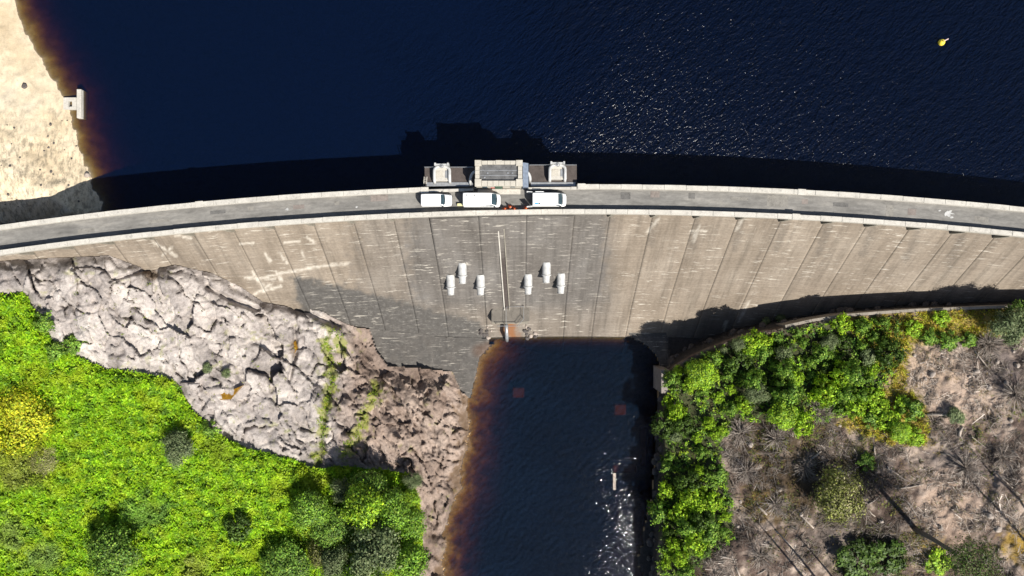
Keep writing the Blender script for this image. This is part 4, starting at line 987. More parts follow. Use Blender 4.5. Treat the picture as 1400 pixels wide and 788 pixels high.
def fern_col(x, y, r):
    n = len(x); a = fbm(x / 60, y / 60, 3, 210); b = fbm(x / 17, y / 17, 3, 211)
    base = pal(n, [(0.24, 0.45, 0.012), (0.30, 0.50, 0.014), (0.18, 0.37, 0.014), (0.36, 0.53, 0.02)], r, 0.16)
    yel = sstep(0.15, 0.6, a + 0.5 * b)[:, None]; base = base * (1 - 0.65 * yel) + 0.65 * yel * np.array((0.36, 0.46, 0.02))
    dk = sstep(0.2, 0.65, -b)[:, None]; base = base * (1 - 0.65 * dk) + 0.65 * dk * np.array((0.08, 0.20, 0.02))
    for (cx, cy, rad, c) in ((35, 580, 52, (0.36, 0.36, 0.02)), (30, 640, 45, (0.24, 0.26, 0.05)), (12, 730, 40, (0.22, 0.30, 0.06)), (60, 760, 36, (0.20, 0.30, 0.07)), (270, 775, 30, (0.26, 0.30, 0.04)), (200, 700, 40, (0.15, 0.28, 0.05)), (430, 660, 26, (0.30, 0.37, 0.02)), (300, 615, 30, (0.24, 0.34, 0.02))):
        w = sstep(1.1, 0.3, np.hypot(x - cx, (y - cy) * 1.15) / rad + 0.35 * b)[:, None]; base = base * (1 - 0.8 * w) + 0.8 * w * np.array(c) * (1 + 0.15 * r.standard_normal((n, 1)))
    return base
cover('bracken', FIELD, (-60, 590, 395, 830), 62000, 8, GREEN, 300, 'bright green bracken covering the slope below the bare rock', fern_h, 0.30, 0.62, 'bracken', 0.45, colfun=fern_col)
cover('thicket_undergrowth', THICKET, (890, 1250, 425, 830), 11000, 7, GREEN + BRIGHT + DEEP, 301, 'low green undergrowth between the shrubs along the right bank', lambda x, y: 0.2 + 0.6 * np.clip(0.4 + fbm(x / 12, y / 12, 3, 220), 0, 1), 0.25, 0.55, 'undergrowth', 0.5, dens=lambda x, y: 0.35 + 0.9 * sstep(-0.2, 0.4, fbm(x / 22, y / 22, 3, 221)))
cover('yellow_grass', YELLOW, (1140, 1430, 415, 620), 11000, 6, [(0.46, 0.36, 0.05), (0.52, 0.38, 0.06), (0.32, 0.34, 0.03), (0.40, 0.42, 0.03)], 302, 'tufts of yellow dry grass on top of the right bank', lambda x, y: 0.05 + 0.3 * np.clip(fbm(x / 12, y / 12, 2, 230), 0, 1), 0.25, 0.6, 'grass', 0.8, dens=lambda x, y: 0.4 + sstep(-0.3, 0.3, fbm(x / 18, y / 18, 3, 231)), wide=0.2)
RIGHT_ALL = [(900, 810), (905, 560), (960, 484), (1080, 449), (1420, 424), (1420, 810)]
cover('scattered_grass', RIGHT_ALL, (890, 1425, 420, 812), 16000, 5, [(0.20, 0.16, 0.06), (0.16, 0.19, 0.03), (0.24, 0.18, 0.08), (0.10, 0.15, 0.03), (0.27, 0.20, 0.07)], 303, 'thin dry grass scattered between the cut branches of the right bank', lambda x, y: 0.04 + 0 * x, 0.15, 0.42, 'grass', 0.7, dens=lambda x, y: sstep(0.0, 0.45, fbm(x / 35, y / 35, 3, 240)), wide=0.22)
MOSSP = [(440, 450), (475, 450), (475, 500), (520, 520), (520, 560), (480, 640), (425, 645)]
cover('cleft_plants', MOSSP, (425, 525, 445, 650), 6500, 6, [(0.22, 0.33, 0.02), (0.30, 0.36, 0.025), (0.15, 0.26, 0.02)], 304, 'yellow green plants growing in the clefts of the pale rock', lambda x, y: 0.05 + 0 * x, 0.12, 0.32, 'plants', 0.5, dens=lambda x, y: sstep(9, 2, np.min([seg_dist(x, y, p, False) for p in MOSS], axis=0) + 11 * fbm(x / 10, y / 10, 3, 250) + 2.5) * 0.8)
ROCKTUFT = [(60, 400), (180, 380), (330, 420), (430, 440), (440, 600), (300, 570), (250, 500), (110, 470)]
cover('crevice_tufts', ROCKTUFT, (60, 440, 380, 600), 9000, 5, [(0.22, 0.30, 0.03), (0.28, 0.30, 0.05), (0.17, 0.20, 0.05)], 305, 'small green tufts in the cracks of the bare rock', lambda x, y: 0.03 + 0 * x, 0.1, 0.26, 'plants', 0.6, dens=lambda x, y: sstep(0.42, 0.62, fbm(x / 11, y / 11, 3, 252)) * 0.8)

GP = [(1050, 612, 34), (1112, 596, 30), (1190, 750, 40), (1180, 632, 28), (1075, 690, 26), (1030, 690, 24), (1235, 775, 34), (1160, 775, 30), (1330, 600, 22), (1255, 735, 22), (1395, 560, 20), (1220, 690, 20), (1145, 705, 26), (1195, 590, 26)]
cover('slope_plants', RIGHT_ALL, (960, 1425, 440, 812), 26000, 5, [(0.10, 0.15, 0.02), (0.16, 0.17, 0.03), (0.20, 0.22, 0.03), (0.075, 0.10, 0.025), (0.22, 0.16, 0.05)], 306, 'patches of low green and brown plants on the felled slope', lambda x, y: 0.08 + 0.15 * np.clip(fbm(x / 9, y / 9, 2, 271), 0, 1), 0.14, 0.38, 'plants', 0.5, dens=lambda x, y: np.max([sstep(1.1, 0.2, np.hypot(x - a, y - b) / c + 0.7 * fbm(x / 14, y / 14, 3, 270)) for a, b, c in GP], axis=0) * 0.75, wide=0.35)
# cut branches lying on the right bank
def sticks(P, T, ln, rad, cols):
    n = len(P); up = np.tile([0, 0, 1.0], (n, 1)); A = unit(np.cross(T, up)); B = np.cross(A, T); rings = []
    for f, k in ((0, 1.0), (1, 0.45)):
        for a in (0.5, 2.6, 4.7): rings.append(P + T * ln[:, None] * f + (A * math.cos(a) + B * math.sin(a)) * (rad * k)[:, None])
    V = np.stack(rings, 1).reshape(-1, 3); b = (np.arange(n) * 6)[:, None]
    q = np.concatenate([b + np.array([[i, (i + 1) % 3, 3 + (i + 1) % 3, 3 + i]]) for i in range(3)], 0)
    return V, q, np.repeat(cols, 6, 0)
r = np.random.default_rng(400); n = 32000
x = r.uniform(960, 1420, n); y = r.uniform(455, 812, n)
dn = sstep(-0.15, 0.35, fbm(x / 40, y / 40, 3, 260) + 0.12) * (~inside(x, y, THICKET) * 0.95 + 0.05) * (1 - 0.85 * inside(x, y, YELLOW)) * (y > 0.0 + 455)
k = r.uniform(0, 1, n) < dn; x, y = x[k], y[k]; n = len(x)
X, Y, Z = ground(x, y)
az = 2.2 * np.pi * fbm(x / 55, y / 55, 2, 262) + r.normal(0, 0.75, n); el = r.normal(0.08, 0.16, n)
T = np.stack([np.cos(az) * np.cos(el), np.sin(az) * np.cos(el), np.sin(el)], 1); ln = r.gamma(3.0, 0.38, n).clip(0.3, 3.4)
P = np.stack([X, Y, Z + r.uniform(0.02, 0.25, n) + 0.55 * r.uniform(0, 1, n) * sstep(0.1, 0.5, fbm(x / 24, y / 24, 3, 261))], 1) - T * (ln / 2)[:, None]
cs = pal(n, [(0.20, 0.165, 0.135), (0.27, 0.225, 0.19), (0.10, 0.08, 0.065), (0.42, 0.37, 0.32), (0.15, 0.115, 0.09)], r)
def soil(px, py):
    i = np.clip(np.searchsorted(gx, px) - 1, 0, nx - 1); j = np.clip(np.searchsorted(gy, py) - 1, 0, ny - 1); return colr.reshape(ny, nx, 3)[j, i].mean(1)
cs = cs * np.clip(soil(x, y) / 0.185, 0.45, 1.35)[:, None]
V, q, c = sticks(P, T, ln, r.uniform(0.016, 0.045, n) * (1 + 1.1 * (r.uniform(0, 1, n) > 0.94)), cs)
tag(mesh_np('brash', V, q, M_BRASH, None, False, col=c), 'grey brown cut branches strewn over the right bank', 'branches', kind='stuff')

# ---- trees and shrubs
def crown_mesh(name, R, H, nl, per, cols, seed, leaf=0.3, flat=0.75, low=0.15, spread=0.72, lob=(0.20, 0.38)):
    r = np.random.default_rng(seed); ctr = []
    for i in range(nl):
        a = r.uniform(0, 2 * np.pi); rr_ = R * math.sqrt(r.uniform(0.0, 1.0)) * spread; top = math.sqrt(max(0, 1 - (rr_ / R) ** 2))
        ctr.append((rr_ * math.cos(a), rr_ * math.sin(a), H * (low + (1 - low) * (0.25 + 0.7 * top * r.uniform(0.55, 1.0))) * 0.92))
    ctr = np.array(ctr); lr = R * r.uniform(lob[0], lob[1], nl); Ps, Ds, Cs = [], [], []
    for c, l in zip(ctr, lr):
        m_ = int(per * (l / (0.3 * R)) ** 2); d = unit(r.normal(size=(m_, 3)) + np.array([0, 0, 0.35])); rad = l * r.uniform(0.55, 1.12, (m_, 1)) * (1 + 0.25 * r.standard_normal((m_, 1)))
        Ps.append(c + d * rad * np.array([1, 1, flat])); Ds.append(d); Cs.append(pal(m_, cols, r, 0.14) * (1 + 0.18 * r.standard_normal()))
    P = np.concatenate(Ps); d = np.concatenate(Ds); d = unit(0.75 * d + 0.7 * unit(P - np.array([0, 0, H * 0.3]))); C = np.clip(np.concatenate(Cs), 0.003, 0.9); m_ = len(P)
    P[:, 2] = np.maximum(P[:, 2], 0.08)
    Nn = unit(d + 0.33 * r.standard_normal((m_, 3))); T = r.standard_normal((m_, 3)); T = unit(T - Nn * np.sum(T * Nn, 1, keepdims=True)); s = leaf * r.uniform(0.6, 1.4, m_)
    V, q = leaf_quads(P, T, Nn, s, s * 0.6); C4 = np.repeat(C, 4, 0)
    me = mesh_np(name, V, q, M_LEAF, None, False, col=C4); return me, ctr
def trunk_mesh(name, H, ctr, rad, seed, mat=None, k=10):
    r = np.random.default_rng(seed); m = MB(); zt = H * 0.75
    m.tube([(0, 0, -0.5), (0.03 * H * r.uniform(-1, 1), 0.03 * H * r.uniform(-1, 1), zt * 0.5), (0, 0, zt)], [rad, rad * 0.7, rad * 0.3], 8)
    for c in ctr[:k]:
        z0 = r.uniform(0.15, 0.6) * zt; mid = (c[0] * 0.5, c[1] * 0.5, z0 + (c[2] - z0) * 0.6); m.tube([(0, 0, z0), mid, tuple(c)], [rad * 0.4, rad * 0.26, rad * 0.08], 5, False)
    return m.build(name, mat or M_BARK)
protos = {}
def proto_tree(kind, R, H, nl, per, cols, seed, leaf, name, **kw):
    t = empty(name); cr, ctr = crown_mesh('crown', R, H, nl, per, cols, seed, leaf, **kw); cr.parent = t
    tr = trunk_mesh('trunk', H, ctr, 0.06 + 0.022 * H, seed, k=14); tr.parent = t
    protos[kind] = [t, False]; return t
def place(kind, px, py, lab, cat='shrub', group=None, sc=1.0, rz=None, hh=1.0, top=True, H=2.0, name=None):
    t, used = protos[kind]
    if used: t = copy_tree(t)
    else: protos[kind][1] = True
    d = float(ground_d(px, py)); dx_ = d - (H * 0.6 * sc * hh if top else 0)
    X, Y = pix(px, py, dx_)                     # the crown stands over the pixel, the stem below it
    bx_, by_2 = topix(float(X), float(Y), ZC - d); z = ZC - float(ground_d(bx_, by_2))
    t.location = (float(X), float(Y), z - 0.02); t.scale = (sc, sc, sc * hh); t.rotation_euler = (0, 0, rng.uniform(0, 6.28) if rz is None else rz)
    if name: t.name = name
    return tag(t, lab, cat, group)
proto_tree('dark', 4.2, 6.6, 46, 230, DEEP[:2] + GREEN, 501, 0.34, 'round_tree')
proto_tree('mid', 3.6, 6.2, 40, 230, GREEN + BRIGHT[2:], 502, 0.32, 'leafy_tree')
proto_tree('bright', 3.2, 5.4, 36, 230, BRIGHT + GREEN[1:2], 503, 0.32, 'bright_tree')
proto_tree('grey', 3.4, 5.2, 38, 230, GREYG, 504, 0.28, 'grey_tree')
proto_tree('gold', 4.6, 2.3, 50, 170, GOLD, 505, 0.28, 'gorse_mound', flat=0.6)
proto_tree('olive', 3.8, 3.0, 44, 150, OLIVE, 506, 0.26, 'olive_shrub')
proto_tree('sh_green', 1.4, 1.8, 18, 110, GREEN, 510, 0.26, 'leafy_shrub', spread=1.0, lob=(0.14, 0.36))
proto_tree('sh_bright', 1.4, 1.8, 18, 110, BRIGHT, 511, 0.26, 'bright_shrub', spread=1.0, lob=(0.14, 0.36))
proto_tree('sh_deep', 1.4, 1.8, 18, 110, DEEP, 512, 0.26, 'dark_shrub', spread=1.0, lob=(0.14, 0.36))
proto_tree('sh_grey', 1.2, 1.5, 16, 100, GREYG, 513, 0.2, 'pale_shrub')
g1 = 'trees and bushes on the bracken slope'
place('dark', 160, 752, 'large dark round tree standing alone at the bottom of the bracken slope', 'tree', g1, 1.05, H=4.6)
place('sh_deep', 322, 722, 'small dark bush standing alone in the bright bracken', 'bush', g1, 1.5, H=1.8)
place('grey', 246, 612, 'grey green bush in the bracken close to the rock edge', 'bush', g1, 0.85, H=4.4)
place('mid', 424, 698, 'round tree with dark top side left of the tree clump', 'tree', g1, 0.92, H=5.0)
place('gold', 22, 575, 'broad yellow bush at the left edge of the photo', 'bush', g1, 1.25, H=2.3)
place('olive', 58, 628, 'low pale olive bush below the yellow one', 'bush', g1, 0.8, hh=0.5, H=2.0)
g2 = 'trees in the clump above the pool'
for a in (('bright', 497, 690, 'yellow green tree in the middle of the clump above the pool', 1.05, 1.1), ('mid', 535, 690, 'leafy green tree near the top right of the clump', 0.9, 1.0), ('grey', 470, 670, 'pale grey green tree at the top left of the clump', 0.6, 1.0),
          ('dark', 505, 668, 'dark tree at the shaded upper edge of the clump', 0.75, 0.9), ('grey', 512, 748, 'grey green tree with spreading branches low in the clump', 1.3, 1.0), ('mid', 562, 712, 'green tree on the right edge of the clump beside bare rock', 0.8, 0.9),
          ('grey', 460, 765, 'pale tree at the lower left of the clump', 0.75, 1.0), ('olive', 436, 760, 'yellowish bush at the lower left of the clump', 0.65, 1.2), ('dark', 455, 720, 'dark tree in the shaded hollow of the clump', 0.8, 0.55), ('mid', 555, 762, 'green tree at the lower right of the clump', 0.95, 1.0),
          ('bright', 560, 680, 'bright small tree at the upper right edge of the clump', 0.55, 0.9), ('dark', 392, 772, 'dark bush at the bottom edge left of the clump', 0.9, 0.5), ('mid', 500, 792, 'green tree cut by the bottom edge below the clump', 0.9, 1.0), ('grey', 565, 655, 'pale bush at the top corner of the clump beside rock', 0.45, 0.8)):
    place(a[0], a[1], a[2], a[3], 'tree', g2, a[4] * 1.12, hh=a[5] * 1.5, H=4.7)
for px, py, lab in ((98, 470, 'green bush at the foot of the rock near the left edge'), (285, 588, 'small bush at the rock foot near the grey green bush'), (70, 480, 'small leafy bush below the rock at far left'), (60, 440, 'leafy bush beside the rock ledge at far left')):
    place('sh_green', px, py, lab, 'bush', g1, 1.1, H=1.8)
place('sh_grey', 283, 503, 'tiny grey green bush growing on the bare rock, left one', 'bush', None, 0.8, H=1.5); place('sh_grey', 310, 510, 'tiny grey green bush growing on the bare rock, right one', 'bush', None, 0.75, H=1.5)
# thicket of the right bank
g3 = 'shrubs of the thicket on the right bank'
place('bright', 955, 512, 'bright yellow green tree at the corner of the right bank', 'tree', g3, 0.85, H=4.6); place('grey', 1035, 538, 'grey green shrub in the middle of the thicket', 'shrub', g3, 0.62, H=4.4)
place('grey', 1012, 470, 'pale shrub leaning over the retaining wall edge', 'shrub', g3, 0.45, H=4.4); place('bright', 1070, 566, 'pale green bush at the lower edge of the thicket', 'shrub', g3, 0.8, H=4.6)
place('grey', 1133, 468, 'round grey green shrub among the leafy thicket', 'shrub', g3, 0.45, H=4.4); place('sh_grey', 1050, 443, 'pale small bush overhanging the dark trench, left one', 'shrub', g3, 1.0, H=1.5); place('sh_grey', 1068, 438, 'pale small bush overhanging the dark trench, right one', 'shrub', g3, 0.9, H=1.5)
r = np.random.default_rng(600); pts = []
while len(pts) < 100:
    x, y = r.uniform(905, 1235), r.uniform(430, 800)
    if not inside(np.array(x), np.array(y), THICKET) or float(seg_dist(np.array(x), np.array(y), WALL_EDGE, False)) < 7: continue
    if any(math.hypot(x - a, y - b) < 13 for a, b in pts): continue
    pts.append((x, y))
for x, y in pts:
    kd = r.choice(['sh_green', 'sh_bright', 'sh_deep', 'sh_grey'], p=[0.42, 0.3, 0.16, 0.12] if x > 1000 else [0.36, 0.42, 0.14, 0.08])
    w = {'sh_green': 'mid green', 'sh_bright': 'lime green', 'sh_deep': 'dark green', 'sh_grey': 'pale grey'}[kd]
    size = 0.6 + 1.0 * r.uniform() ** 2
    if x < 1000 and y > 540:
        where = ('on the water side' if x < 950 else 'on the slope side') + ' by ' + ('the top of the pool' if y < 610 else 'the upper middle of the pool' if y < 670 else 'the lower middle of the pool' if y < 735 else 'the pool near the bottom')
    elif x < 1010: where = 'at the corner of the right bank ' + ('near the wall' if y < 495 else 'away from the wall')
    else: where = ('close to the retaining wall' if y < np.interp(x, [1010, 1230], [500, 470]) else 'at the lower edge of the thicket' if y > np.interp(x, [1010, 1230], [548, 515]) else 'in the middle of the thicket') + (' left of the pale shrub' if x < 1085 else ' below the wall bend' if x < 1155 else ' next to the dry grass')
    place(kd, x, y, '%s %s shrub %s' % ('small' if size < 0.75 else 'large' if size > 1.15 else 'medium', w, where), 'shrub', 'thicket shrubs of the right bank', size, hh=r.uniform(0.9, 1.5), H=1.8)
# yellow bank and clear-felled slope
place('olive', 1146, 678, 'olive green bush with bare grey twigs alone on the felled slope', 'bush', None, 1.3, hh=1.2, H=3.0); place('grey', 1378, 447, 'pale green bush near the right edge above the felled slope', 'bush', None, 0.95, H=4.4)
place('bright', 1228, 590, 'yellow green bush below the dry grass of the bank', 'bush', None, 0.6, hh=0.8, H=4.6); place('sh_green', 1248, 560, 'small green bush left of the fallen white log', 'bush', None, 1.3, H=1.8)
place('sh_deep', 1215, 760, 'dark low bush near the bottom edge beside the standing pine', 'bush', None, 2.0, hh=0.5, H=1.8); place('sh_deep', 1170, 770, 'dark low bush at the bottom edge of the felled slope', 'bush', None, 2.2, hh=0.4, H=1.8); place('sh_bright', 1285, 772, 'yellow green bush at the bottom edge under the pine crown', 'bush', None, 1.4, hh=0.5, H=1.8)
place('sh_grey', 1310, 570, 'small grey green bush below the fallen white log', 'bush', None, 1.3, hh=0.6, H=1.8); place('sh_green', 1185, 632, 'low green bush above the olive bush', 'bush', None, 1.0, hh=0.5, H=1.8)
for px, py, kd, sc_, lab in ((1205, 560, 'sh_bright', 1.2, 'lime green bush on the dry grass left of the felled hollow'), (1235, 555, 'sh_bright', 1.0, 'lime green bush on the dry grass near the long white log'), (1192, 575, 'sh_green', 1.0, 'green bush at the left tip of the dry grass'), (1218, 575, 'sh_bright', 1.3, 'broad lime green bush in the middle of the dry grass'), (1252, 598, 'sh_bright', 1.0, 'lime green bush at the lower tip of the dry grass'),
                             (1250, 450, 'sh_bright', 1.0, 'lime green bush on the dry grass strip by the wall, left'), (1275, 462, 'sh_green', 1.0, 'green bush below the dry grass strip, left'), (1300, 466, 'sh_green', 1.1, 'green bush below the dry grass strip, middle'), (1325, 464, 'sh_green', 0.9, 'green bush below the dry grass strip, right'), (1290, 436, 'sh_bright', 0.9, 'lime green bush on the dry grass strip by the wall, middle'), (1395, 435, 'sh_deep', 1.5, 'dark green bush at the right edge by the wall')):
    place(kd, px, py, lab, 'bush', 'bushes on the dry grass', sc_, hh=0.75, H=1.8)
# standing pine seen from above: bare stem, crown at the top
X, Y, Z = map(float, ground(1250, 723)); pine = tag(empty('pine_tree', (X, Y, Z)), 'tall pine with bare grey stem and dark crown at lower right', 'tree')
MB().tube([(0, 0, -0.6), (0.05, 0.05, 4), (0.12, -0.05, 8.5), (0.05, -0.1, 12.8)], [0.42, 0.36, 0.28, 0.16], 12).build('trunk', simple('pine_bark', (0.15, 0.125, 0.11), 0.9, 0.3, 4.0, 0, 0.5), pine, True)
cr, ctr = crown_mesh('crown', 4.9, 3.8, 40, 130, DEEP + [(0.10, 0.13, 0.035), (0.14, 0.13, 0.06)], 520, 0.24, flat=0.5); cr.parent = pine; cr.location = (1.2, -0.9, 9.8)
m = MB()
for c in ctr[:22]: m.tube([(0.06, -0.05, 9.6 + 2.6 * c[2] / 3.4), (1.2 + c[0] * 0.9, -0.9 + c[1] * 0.9, 9.8 + c[2])], [0.08, 0.025], 5)
m.build('branches', M_BARK, pine)
# dead stems standing beyond the lower right corner; their long shadows lie across the slope
for px, py, h, lab in ((1412, 752, 17, 'bare dead stem standing beyond the right edge, lower'), (1424, 722, 16, 'bare dead stem standing beyond the right edge, upper'), (1112, 806, 14, 'bare dead stem standing below the bottom edge, left'), (1130, 808, 15, 'bare dead stem standing below the bottom edge, middle'), (1160, 816, 13, 'bare dead stem standing below the bottom edge, right')):
    X, Y, Z = map(float, ground(px, py)); t = tag(empty('dead_tree', (X, Y, Z)), lab, 'dead tree', 'dead stems beyond the frame')
    MB().tube([(0, 0, -0.5), (0.1, 0.05, h * 0.5), (0.0, 0.1, h)], [0.2, 0.15, 0.05], 8).build('trunk', M_DEAD, t)
    for k in range(6):
        a = k * 2.1; z = h * (0.45 + 0.09 * k); MB().tube([(0.05, 0.05, z), (1.0 * math.cos(a), 1.0 * math.sin(a), z + 0.6)], [0.05, 0.015], 5).build('branch', M_DEAD, t)

# dead twiggy bushes
def twig_bush(R, n, seed):
    r = np.random.default_rng(seed); az = r.uniform(0, 2 * np.pi, n); el = r.uniform(0.15, 1.3, n); T = np.stack([np.cos(az) * np.cos(el), np.sin(az) * np.cos(el), np.sin(el)], 1); ln = R * r.uniform(0.4, 1.1, n)
    P = np.zeros((n, 3)); P[:, 2] = 0.05; k = n // 4; pick = r.integers(0, k, n - k); P[k:] = T[pick] * (ln[pick] * r.uniform(0.3, 0.9, n - k))[:, None]; T[k:] = unit(T[pick] + 0.5 * r.standard_normal((n - k, 3))); ln[k:] *= 0.5
    V, q, c = sticks(P, T, ln, np.where(np.arange(n) < k, 0.04, 0.018), pal(n, [(0.26, 0.22, 0.19), (0.18, 0.145, 0.12), (0.34, 0.30, 0.26)], r)); V[:, 2] = np.maximum(V[:, 2], 0.0)
    return mesh_np('dead_bush', V, q, M_BRASH, None, False, col=c)
tb = None
for px, py, sc, lab in ((1012, 592, 1.3, 'large dead twiggy bush below the thicket'), (1020, 645, 1.1, 'dead twiggy bush beside the pool thicket'), (1000, 625, 0.9, 'dead twiggy bush between two others near the thicket'), (1060, 600, 1.1, 'dead brown bush on the dark slope below the thicket'), (1388, 540, 1.5, 'dark dead bush at the right edge'), (1120, 565, 1.1, 'dead brown bush at the lower thicket edge'),
                        (1350, 470, 1.3, 'dead bush above the pale boulders at right'), (1150, 655, 1.0, 'dead twigs above the olive bush'), (1060, 690, 1.0, 'dead bush in the brown patch left of the olive bush'), (1320, 640, 1.3, 'dead bush in the middle of the cut branches'), (1370, 625, 1.1, 'dead bush right of the cut branches'), (1040, 760, 1.2, 'dead bush near the bottom edge'), (1100, 640, 1.0, 'dead twigs on the shaded slope above the olive bush')):
    X, Y, Z = map(float, ground(px, py))
    if tb is None: tb = twig_bush(2.3, 420, 700); o = tb
    else: o = tb.copy(); COL.objects.link(o)
    o.location = (X, Y, Z); o.scale = (sc, sc, sc * 0.7); o.rotation_euler = (0, 0, rng.uniform(0, 6)); tag(o, lab, 'dead bush', 'dead bushes on the felled slope')

# logs
def log(px0, py0, px1, py1, rad, lab, mat=M_DEAD, grp='logs on the felled slope'):
    a = Vector(map(float, ground(px0, py0))); b = Vector(map(float, ground(px1, py1))); a.z += rad * 0.8; b.z += rad * 0.8
    c = a.lerp(b, 0.5) + Vector((rng.normal(0, 0.08), rng.normal(0, 0.08), 0.05)); o = MB().tube([a - a, c - a, b - a], [rad, rad * 0.88, rad * 0.7], 9).build('log', mat, None, True); o.location = a
    tag(o, lab, 'log', grp)
for a in ((1266, 566, 1307, 569, 0.24, 'long white fallen log on the felled slope'), (1310, 596, 1315, 583, 0.26, 'short pale log below the long white log'), (1178, 510, 1188, 535, 0.14, 'thin grey log lying at the lower thicket edge'), (1108, 628, 1122, 617, 0.17, 'short pale log on the dark slope below the thicket'),
          (1380, 630, 1384, 615, 0.15, 'short white log near the right edge'), (1384, 616, 1393, 626, 0.12, 'thin white log leaning by another near the right edge'), (1358, 690, 1362, 673, 0.12, 'thin white log above the two pale boulders'), (1332, 480, 1352, 505, 0.12, 'thin grey log between the boulders at the upper right'),
          (1036, 692, 1048, 704, 0.2, 'pale short log on the brown patch left of the olive bush'), (1090, 700, 1112, 722, 0.16, 'long grey log pointing down right below the brown patch'), (1060, 725, 1085, 750, 0.13, 'grey thin log near the bottom edge'), (1195, 775, 1200, 757, 0.16, 'white branching log near the bottom edge beside dark bushes'),
          (1006, 775, 1012, 790, 0.18, 'white log at the bottom edge'), (1035, 785, 1046, 779, 0.14, 'small curved log at the bottom edge'), (1185, 690, 1200, 680, 0.13, 'grey log right of the olive bush, upper'), (1187, 697, 1196, 706, 0.11, 'grey log right of the olive bush, lower'), (1285, 620, 1330, 626, 0.13, 'long grey log among the cut branches'),
          (1225, 668, 1262, 662, 0.12, 'grey thin log in the centre of the cut branches'), (1195, 610, 1196, 622, 0.14, 'short grey stump log below the yellow grass'), (1212, 640, 1232, 652, 0.12, 'thin log above the centre of the cut branches'), (1145, 640, 1160, 650, 0.16, 'grey log at the upper edge of the olive bush shadow'), (1355, 640, 1385, 668, 0.13, 'long dark log at the right among cut branches')): log(*a)
log(920, 555, 930, 533, 0.12, 'pale pole leaning at the shaded pool corner', M_DEAD, None)
# boulders
bm_ = [lump('boulder', M_STONE, 1, 0.85, 0.7, 800 + k) for k in range(4)]; bd_ = [lump('boulder', M_DSTONE, 1, 0.85, 0.7, 820 + k) for k in range(3)]
def boulder(px, py, r_, lab, grp, dark=False, pt=None):
    X, Y, Z = pt or map(float, ground(px, py)); o = bpy.data.objects.new('boulder', (bd_ if dark else bm_)[int(rng.integers(0, 3))]); link(o)
    o.location = (X, Y, Z + r_ * 0.25); o.scale = (r_, r_, r_); o.rotation_euler = (rng.uniform(-.2, .2), rng.uniform(-.2, .2), rng.uniform(0, 6)); tag(o, lab, 'boulder', grp)
gB = 'boulders on the felled slope'
for a in ((1274, 512, 0.62, 'large white boulder in the upper brown hollow'), (1265, 518, 0.35, 'small stone left of the large white boulder'), (1335, 508, 0.5, 'white boulder right of the upper brown hollow'), (1362, 495, 0.45, 'white boulder near the dead bush at the upper right'), (1352, 530, 0.5, 'pale boulder below two others at the upper right'),
          (1385, 480, 0.4, 'pale boulder at the right edge, top'), (1382, 575, 0.4, 'white boulder below the dark dead bush at right'), (1353, 705, 0.6, 'pale boulder on the pinkish slope, upper of two'), (1363, 723, 0.62, 'pale boulder on the pinkish slope, lower of two'), (1026, 608, 0.55, 'white boulder under the large dead bush'), (1066, 669, 0.42, 'white stone above the brown grass patch'),
          (1012, 686, 0.35, 'small white stone at the left of the brown patch'), (1095, 703, 0.42, 'pale stone at the right end of the brown patch'), (1009, 720, 0.3, 'small white stone at the lower thicket edge'), (1250, 486, 0.35, 'pale stone at the top of the felled slope'), (1286, 722, 0.45, 'pale stone in the middle of the lower slope'), (1375, 523, 0.4, 'grey stone right of the upper boulders'),
          (1167, 774, 0.3, 'small white stone at the bottom edge'), (1148, 582, 0.35, 'pale stone at the lower edge of the thicket'), (1390, 500, 0.45, 'grey boulder at the right edge among twigs'), (1325, 515, 0.3, 'small stone left of a white boulder'), (1205, 713, 0.4, 'grey stone below the olive bush shadow')): boulder(a[0], a[1], a[2], a[3], gB)
# broken rock in the trench and along the pool wall, and rubble under the valve chamber
r = np.random.default_rng(900)
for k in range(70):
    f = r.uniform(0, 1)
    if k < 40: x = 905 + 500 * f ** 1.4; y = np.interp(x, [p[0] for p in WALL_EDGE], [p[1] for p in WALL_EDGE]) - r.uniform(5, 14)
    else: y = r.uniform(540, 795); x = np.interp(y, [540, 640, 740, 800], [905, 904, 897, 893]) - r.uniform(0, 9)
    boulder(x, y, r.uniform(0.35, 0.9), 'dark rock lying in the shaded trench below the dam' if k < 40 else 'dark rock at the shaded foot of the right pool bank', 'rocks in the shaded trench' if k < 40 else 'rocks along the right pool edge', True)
for k in range(24):
    x = r.uniform(655, 672) if k < 12 else r.uniform(712, 735); y = r.uniform(447, 462); p = face_pt(x, y)
    boulder(0, 0, r.uniform(0.2, 0.5), 'loose rock in the heap left of the drain pipe' if k < 12 else 'loose rock in the heap right of the drain pipe', 'rubble left of the drain pipe' if k < 12 else 'rubble right of the drain pipe', k % 3 > 0, (p[0], p[1], p[2]))
r = np.random.default_rng(910)
for k in range(30):
    x = r.uniform(-5, 118); y = r.uniform(165, 285)
    p = beach(x, y)
    if p[2] < ZC - W_D + 0.15: continue
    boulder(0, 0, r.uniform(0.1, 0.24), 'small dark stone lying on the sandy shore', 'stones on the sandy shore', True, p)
for px, py, lab in ((34, 118, 'dark stone alone on the upper sand'), (120, 240, 'pale broken slab at the water edge of the sandy shore')):
    boulder(0, 0, 0.5, lab, None, px < 100, beach(px, py))
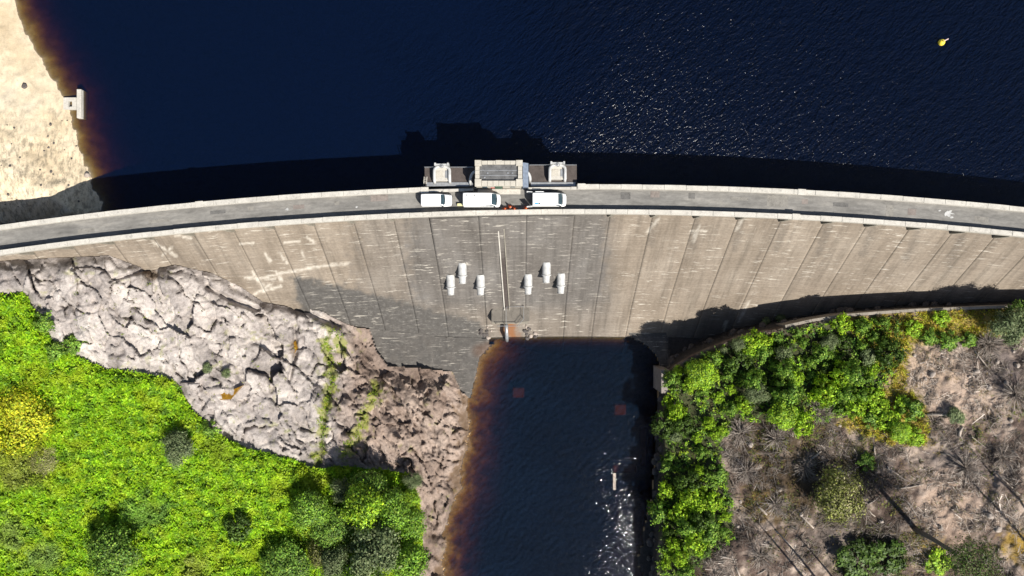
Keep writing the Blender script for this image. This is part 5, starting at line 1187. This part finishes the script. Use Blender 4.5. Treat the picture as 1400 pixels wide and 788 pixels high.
# retaining wall along the bank top
rw = tag(empty('retaining_wall', tuple(map(float, ground(1200, 432)))), 'low concrete retaining wall along the top of the right bank', 'wall')
wp = [(1074, 448), (1110, 440), (1150, 433.5), (1200, 429.5), (1250, 426), (1300, 424), (1350, 422), (1400, 420.5), (1450, 419.5)]
for k in range(len(wp) - 1):
    for j in range(2):
        f0, f1 = j / 2, (j + 1) / 2
        a = [wp[k][i] + (wp[k + 1][i] - wp[k][i]) * f0 for i in (0, 1)]; b = [wp[k][i] + (wp[k + 1][i] - wp[k][i]) * f1 for i in (0, 1)]
        za = ZC - float(TR(a[0], a[1])) + 0.35; zb = ZC - float(TR(b[0], b[1])) + 0.35
        A = Vector((*at(*a, za), za)); B = Vector((*at(*b, zb), zb)); t = (B - A); t.z = 0; t.normalize(); nn = Vector((-t.y, t.x, 0)); A += t * 0.015; B -= t * 0.015
        vs = []
        for q_ in (A, B):
            for h, zz in ((-0.05, -4), (0.4, -4), (0.4, 0), (-0.05, 0)): vs.append(q_ + nn * h + Vector((0, 0, zz)))
        spart(MB().add(vs, [(0, 1, 2, 3), (7, 6, 5, 4), (0, 4, 5, 1), (1, 5, 6, 2), (2, 6, 7, 3), (3, 7, 4, 0)]).build('wall_segment', mat_rw if 'mat_rw' in globals() else globals().setdefault('mat_rw', mat_concrete('old_wall', (0.26, 0.23, 0.19), 0.25, 0.4, 0.8))), rw)
zp = ZC - 19.0
tag(MB().box(*rect(904, 506, 916, 538, zp), -1, zp).build('bank_pier', mat_concrete('pier_concrete', (0.25, 0.22, 0.20), 0.2, 0.3, 0.8), None, bevel=0.05), 'concrete pier block at the right corner of the pool', 'pier')
# rusty rain pools on the bare rock
for pts_, lab in (([(290, 533), (304, 531), (308, 538), (318, 533), (330, 528), (322, 538), (316, 546), (302, 547), (292, 541)], 'amber rain pool in a hollow of the bare rock'), ([(398, 472), (404, 466), (407, 476), (402, 484)], 'small rusty pool in a rock joint')):
    d = float(np.mean([ground_d(x, y) for x, y in pts_])) + 0.02; V = [at(x, y, ZC - d) for x, y in pts_]
    tag(MB().prism(V, ZC - d - 1.2, ZC - d).build('rain_pool', simple('amber_water', (0.19, 0.10, 0.012), 0.15, 0.35, 2.0)), lab, 'puddle')
# sunken slabs and a plank in the pool
M_SUNK = simple('rusty_slab', (0.30, 0.13, 0.07), 0.9, 0.3, 1.0)
for a, lab in (((840, 553, 857, 569), 'square rusty slab under the water near the right side of the pool'), ((876, 585, 886, 640), 'long rusty slab under the water along the right side'), ((838, 636, 872, 648), 'cross slab under the water at the right of the pool'), ((700, 530, 717, 545), 'square rusty slab under the water near the dam')):
    x0, x1, y0, y1 = rect(*a, -0.4); tag(MB().box(x0, x1, y0, y1, -4.0, -0.95).build('sunken_slab', M_SUNK, None, bevel=0.25), lab, 'slab', 'slabs under the pool water')
x0, x1, y0, y1 = rect(838, 647, 842, 670, 0.0); tag(MB().box(x0, x1, y0, y1, -0.12, 0.05).build('plank', M_DEAD, None, bevel=0.02), 'pale plank floating upright in the picture in the pool', 'plank')
